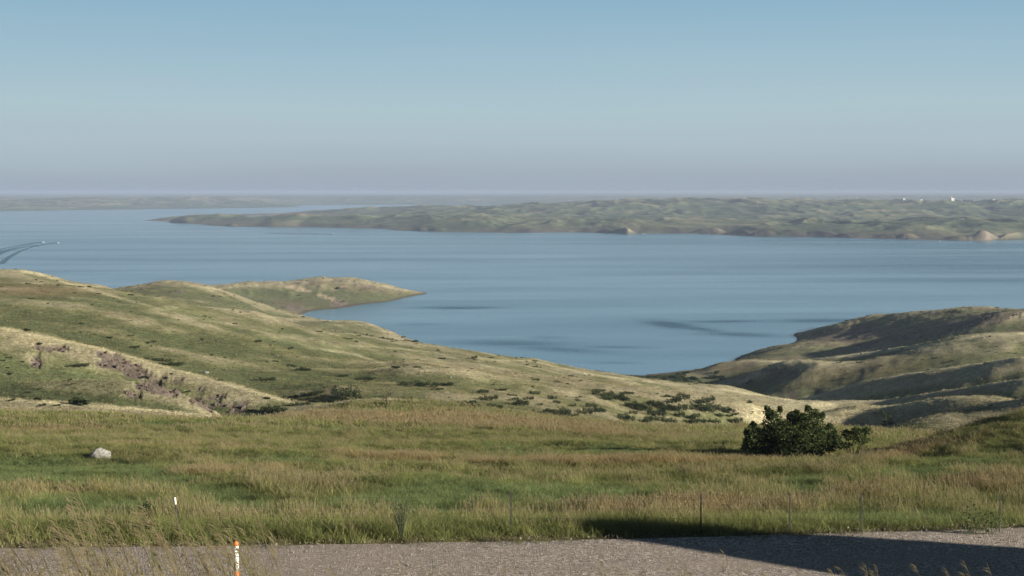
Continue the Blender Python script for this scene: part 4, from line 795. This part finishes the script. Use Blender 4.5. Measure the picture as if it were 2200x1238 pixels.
# --- roadside weeds
def weed(px,pytop,h,kind,label,y0=35.3,y1=44,name='weed'):
    b=stand(px,pytop,h,y0,y1); e=empty(name,b,label,'plant'); r=np.random.default_rng(px)
    V=[];Q=[]
    def leaf(x,y,z,dx,dy,dz,w):
        n=len(V); d=Vector((dx,dy,dz)); s=d.cross(Vector((0,0,1))).normalized()*w if d.cross(Vector((0,0,1))).length>1e-6 else Vector((w,0,0)); c=Vector((x,y,z)); m_=c+d*.55+Vector((0,0,.04*d.length))
        for q in (c,m_-s,c+d,m_+s): V.append(q[:])
        Q.append((n,n+1,n+2,n+3))
    bm=bmesh.new()
    if kind=='mullein':
        tube(bm,[(0,0,0),(.01,0,h*.96)],[.014,.012],6)
        for i in range(150):
            z=h*r.uniform(.1,1); a=r.uniform(0,6.28); q=(.16*(1-z/h)+.05); leaf(.01*z/h,0,z,math.cos(a)*q,math.sin(a)*q,q*.5,.022)
        for k_ in (-1,1):
            tube(bm,[(0,0,h*.7),(k_*.07,0,h*.8),(k_*.09,0,h*.97)],[.01,.01,.008],5)
            for i in range(40): z=h*r.uniform(.78,.97); a=r.uniform(0,6.28); leaf(k_*.085,0,z,math.cos(a)*.04,math.sin(a)*.04,.02,.015)
    elif kind=='milkweed':
        for k_ in range(5):
            x=(k_-2)*.14; hh=h*(1-.16*abs(k_-2)); tube(bm,[(x*.3,0,0),(x,0,hh)],[.010,.007],5)
            for i in range(9):
                z=hh*(.2+.8*i/9); a=i*1.57+k_; leaf(x*(.3+.7*z/hh),0,z,math.cos(a)*.14,math.sin(a)*.14,.05,.035)
    else:
        for k_ in range(34):
            a=r.uniform(0,6.28); sp=r.uniform(.05,.30)*h; hh=h*r.uniform(.55,1); x1,y1_=math.cos(a)*sp,math.sin(a)*sp; tube(bm,[(0,0,0),(x1*.4,y1_*.4,hh*.55),(x1,y1_,hh)],[.007,.005,.002],4)
            for i in range(30):
                t=r.uniform(.15,1); b_=r.uniform(0,6.28); q=.055; leaf(x1*t*t,y1_*t*t,hh*t,math.cos(b_)*q,math.sin(b_)*q,q*.7,.010)
    mesh_np('leaves',V,Q,M_sage if kind=='sage' else M_leaf2,e,smooth=False); bobj('stem',bm,M_stem,e,True)
weed(315,1085,.85,'mullein','dark upright mullein plant with side spikes beyond the road at the left')
weed(862,1058,1.25,'sage','tall feathery grey-green weed at the road edge',y0=34.6,y1=39)
weed(2088,1083,.95,'milkweed','broad-leaved milkweed clump at the road edge on the right',name='milkweed')
weed(2125,1108,.7,'milkweed','shorter broad-leaved milkweed right of the larger clump',name='milkweed')
weed(1012,1074,.75,'sage','rounded dark weed clump in the green meadow centre',y0=38,y1=52)
# --- boats
def boat(px,py,length,heading,label,dark=False,wake=True,people=1):
    u,s_=us(px,py); Y=100/s_; e=empty('motorboat',(u*Y,Y,0),label,'boat','motorboats on the lake',heading); Lh=length; bm=bmesh.new(); sec=[(-.5,.36,.9),(-.2,.40,.92),(.15,.38,1.0),(.36,.22,1.12),(.5,.02,1.25)]
    rings=[[bm.verts.new((x*Lh,-w*Lh*.45,h*.75)),bm.verts.new((x*Lh,-w*Lh*.36,.12)),bm.verts.new((x*Lh,0,-.15 if x<.45 else .5)),bm.verts.new((x*Lh,w*Lh*.36,.12)),bm.verts.new((x*Lh,w*Lh*.45,h*.75))] for x,w,h in sec]
    for a,c in zip(rings[:-1],rings[1:]):
        for k_ in range(4): bm.faces.new((a[k_],a[k_+1],c[k_+1],c[k_]))
        bm.faces.new((a[0],c[0],c[4],a[4]))
    bm.faces.new(rings[0]); bobj('hull',bm,M_boatd if dark else M_white,e)
    bm=bmesh.new(); box(bm,(.02*Lh,0,.98),(.16*Lh,.3*Lh,.5)); bobj('console',bm,M_white,e)
    bm=bmesh.new(); box(bm,(.11*Lh,0,1.38),(.03*Lh,.3*Lh,.35)); bobj('windshield',bm,M_steel,e)
    bm=bmesh.new(); box(bm,(-.54*Lh,0,.85),(.07*Lh,.09*Lh,.7)); bobj('outboard_motor',bm,M_steel,e)
    return e
def person(loc,label,rz=0):
    bm=bmesh.new(); lay=bm.verts.layers.skin.verify()
    J=[((0,0,.92),.16),((0,0,1.15),.15),((0,0,1.42),.17),((0,0,1.52),.07),((0,0,1.66),.11),((0,.2,1.42),.07),((.12,.26,1.18),.055),((.3,.18,1.12),.045),((0,-.2,1.42),.07),((.12,-.26,1.18),.055),((.3,-.18,1.12),.045),((.02,.11,.85),.11),((.05,.12,.45),.08),((0,.12,.05),.06),((.02,-.11,.85),.11),((.05,-.12,.45),.08),((0,-.12,.05),.06)]
    vs=[bm.verts.new(p) for p,_ in J]
    for v,(_,r_) in zip(vs,J): v[lay].radius=(r_,r_)
    for a,c in ((0,1),(1,2),(2,3),(3,4),(2,5),(5,6),(6,7),(2,8),(8,9),(9,10),(0,11),(11,12),(12,13),(0,14),(14,15),(15,16)): bm.edges.new((vs[a],vs[c]))
    vs[0][lay].use_root=True; o=bobj('person',bm,M_cloth); o.modifiers.new('skin','SKIN'); md=o.modifiers.new('sub','SUBSURF'); md.levels=1; md.render_levels=1; o.location=loc; o.rotation_euler=(0,0,rz); tag(o,label,'person')
def wake(e,pxl,spread,amp=.5,foam=16):
    # V of low steep waves and a strip of churned foam behind a boat, along the course it came
    pp=[]
    for px,py in pxl:
        u,s_=us(px,py); pp.append((u*100/s_,100/s_))
    pp=np.array(pp); t0=np.r_[0,np.cumsum(np.hypot(*np.diff(pp,axis=0).T))]; tt=np.linspace(0,1,121)**1.4*t0[-1]
    cs=np.interp(tt,t0,pp[:,0]),np.interp(tt,t0,pp[:,1]); ker=np.ones(9)/9; xs=np.convolve(np.pad(cs[0],4,'edge'),ker,'valid'); ys=np.convolve(np.pad(cs[1],4,'edge'),ker,'valid')
    xs[0],ys[0]=pp[0]; dx=np.gradient(xs); dy=np.gradient(ys); ln=np.hypot(dx,dy); nx_,ny_=-dy/ln,dx/ln
    prof=[(-1,0),(-.4,.55),(0,1),(.45,.35),(1,0)]; V=[];Q=[]; n=120
    for side in (-1,1):
        b0=len(V)
        for i in range(n+1):
            t=tt[i]; off=(.8+1.5*spread*(1-math.exp(-t/160)))*side; wd=2.2+.004*t; h=1.5*amp*math.exp(-t/1200)
            for q,hh in prof: V.append((xs[i]+nx_[i]*(off+q*wd),ys[i]+ny_[i]*(off+q*wd),.03+hh*h*(.9 if 0<i<n else 0)))
        for i in range(n):
            for k_ in range(4): Q.append((b0+i*5+k_,b0+i*5+k_+1,b0+i*5+k_+6,b0+i*5+k_+5))
    o=mesh_np('wake',V,Q,M_wake); tag(o,kind='stuff')
    V=[];Q=[]; r=np.random.default_rng(int(abs(xs[0]))); m_=foam+1; k0=np.interp(np.linspace(2,2+foam,m_),tt,np.arange(121))
    for i in range(m_):
        x=np.interp(k0[i],np.arange(121),xs); y=np.interp(k0[i],np.arange(121),ys); a_=np.interp(k0[i],np.arange(121),nx_); b_=np.interp(k0[i],np.arange(121),ny_); t=i/m_; w=(1.0+1.4*t); h=(.7*(1-t)**1.5+.12)
        for q,hh in ((-1,0),(-.5,.8),(0,1),(.5,.8),(1,0)): V.append((x+a_*q*w,y+b_*q*w,.04+h*hh*(.7+.6*r.uniform())))
    for i in range(m_-1):
        for k_ in range(4): Q.append((i*5+k_,i*5+k_+1,i*5+k_+6,i*5+k_+5))
    o=mesh_np('wake_foam',V,Q,M_foam); tag(o,kind='stuff')
e=boat(92,521.0,5.6,R(8),'white motorboat of the left trio, farther of the two at the rear'); wake(e,[(92,521),(78,522.2),(60,525),(35,530),(10,536),(-30,548)],5,.55,9)
e=boat(84,527.3,6.2,R(8),'nearest motorboat of the left trio with a dark figure standing in it',dark=True); wake(e,[(84,527.3),(72,528.6),(55,532.5),(35,538),(15,546),(0,554),(-20,568)],8,.7,12); person(e.location+Vector((0,0,.45)),'person in dark clothes standing in the nearest motorboat of the left trio')
e=boat(124,522.4,5.8,R(6),'leading white motorboat at the right of the left trio'); wake(e,[(124,522.4),(108,523.6),(90,526),(70,530)],3,.6,9)
e=boat(716,503.5,7,R(5),'small dark motorboat crossing off the low far point',dark=True); wake(e,[(716,503.5),(690,503.2),(640,502.3),(570,501)],3,.5,5)
e=boat(1382,502.8,9,R(170),'white motorboat lying close under the far shore bluffs')
e=boat(2018,519.6,8,R(20),'small dark motorboat near the far shore at the right',dark=True)
# --- farm buildings on the far skyline
def hitf(px,py): return hit(px,py,2600,9000,U2,L2,Zf)
def zf(X,Y): return float(zat(X,Y,U2,L2,Zf)[0])
def house(px,Y,w,d,h,rh,mw,mrf,name,label,cat,dx=0,windows=0):
    u,_=us(px,436); X=u*Y; z=zf(X,Y); e=empty(name,(X,Y,z),label,cat,'farm buildings on the far skyline'); bm=bmesh.new(); box(bm,(0,0,h/2-1),(w,d,h+2)); bobj('wall',bm,mw,e); bm=bmesh.new()
    P=[(-w/2-.4,-d/2-.5,h),(w/2+.4,-d/2-.5,h),(w/2+.4,d/2+.5,h),(-w/2-.4,d/2+.5,h),(-w/2-.4,0,h+rh),(w/2+.4,0,h+rh)]; v=[bm.verts.new(q) for q in P]
    for f in ((0,1,5,4),(2,3,4,5),(3,0,4),(1,2,5),(0,3,2,1)): bm.faces.new([v[i] for i in f])
    bobj('roof',bm,mrf,e)
    for i in range(windows):
        bm=bmesh.new(); box(bm,(-w/2+w*(i+.5)/windows,-d/2-.04,h*.5),(1.2,.1,1.2)); bobj('window',bm,M_steel,e)
    return e
def skyY(px):       # the distance of the skyline crest along that column
    u,_=us(px,436); Ys=np.exp(np.linspace(math.log(4000),math.log(7500),900)); z=zat(u*Ys,Ys,U2,L2,Zf); s_=(ZC-z)/Ys; return float(Ys[int(np.argmin(s_))])-15
house(1942,skyY(1942),9,8,4,2.2,M_white,M_white,'farmhouse','small white farmhouse, leftmost building on the far skyline','house',windows=3)
house(1979,skyY(1979),8,7,4.5,2.5,M_white,M_roofd,'farmhouse','white house with a dark roof, second building from the left on the far skyline','house',windows=2)
house(2047,skyY(2047),9,8,6,3,M_white,M_white,'farmhouse','bright white farmhouse beside the tall silo on the far skyline','house',windows=2)
Ys_=skyY(2043); u,_=us(2044,436); e=empty('silo',(u*Ys_,Ys_,zf(u*Ys_,Ys_)),'tall white silo left of the bright farmhouse on the far skyline','silo','farm buildings on the far skyline'); bm=bmesh.new(); tube(bm,[(0,0,-1),(0,0,12)],2.6,18); bobj('cylinder',bm,M_white,e,True); bm=bmesh.new(); tube(bm,[(0,0,12),(0,0,13.2),(0,0,13.9)],[2.7,1.9,.3],18); bobj('dome',bm,M_white,e,True)
house(2080,skyY(2080),34,12,4.2,2.4,M_roofd,M_roofd,'barn','long dark barn, the widest building on the far skyline','barn')
house(2117,skyY(2117),18,9,2.6,1.8,M_roofd,M_roofd,'shed','low dark shed between the long barn and the right end of the skyline','shed')
house(2135,skyY(2135),7,6,3.6,2,M_white,M_roofd,'farmhouse','rightmost small white house on the far skyline','house',windows=2)
for i,(px,w) in enumerate([(1948,4),(1988,5),(1996,3),(2055,6),(2062,5),(1925,5),(2128,5)]):
    Y=skyY(px); u,_=us(px,436); v=variant(700+i); sc=w*Y/F
    o=plant('tree',v,110,.05,720+i,M_leaf,.02,(u*Y,Y,zf(u*Y,Y)-.5),'small dark tree, number of the sparse windbreak by the far farm buildings','tree','windbreak trees by the far farm',part='crown',stem='trunk'); o.scale=(sc,sc,sc*1.1); o['label']=['small tree just right of the leftmost white farmhouse on the skyline','small tree right of the second farmhouse on the skyline','faint tree standing alone between the second farmhouse and the silo','wider tree right beside the farmhouse with the silo','small tree between the silo farmhouse and the long barn','tree left of the leftmost white farmhouse on the skyline','small tree between the low shed and the rightmost farmhouse'][i]

# ------------------------------------------------------------------ haze
hv=bmesh.new(); bmesh.ops.create_cube(hv,size=1)
for v in hv.verts: v.co=Vector((v.co.x*150000,(v.co.y+.5)*61000-3000,-34 if v.co.z<0 else 112))
hm=bpy.data.meshes.new('haze'); hv.to_mesh(hm); hv.free(); ho=bpy.data.objects.new('haze',hm); COL.objects.link(ho); tag(ho,kind='stuff')
M_haze=bpy.data.materials.new('haze_air'); M_haze.use_nodes=True; t=M_haze.node_tree; t.nodes.clear()
pv=N(t,'ShaderNodeVolumePrincipled'); pv.inputs['Color'].default_value=(.40,.485,.64,1); pv.inputs['Density'].default_value=HAZE; pv.inputs['Anisotropy'].default_value=.0
mo=N(t,'ShaderNodeOutputMaterial'); t.links.new(pv.outputs[0],mo.inputs['Volume']); hm.materials.append(M_haze)
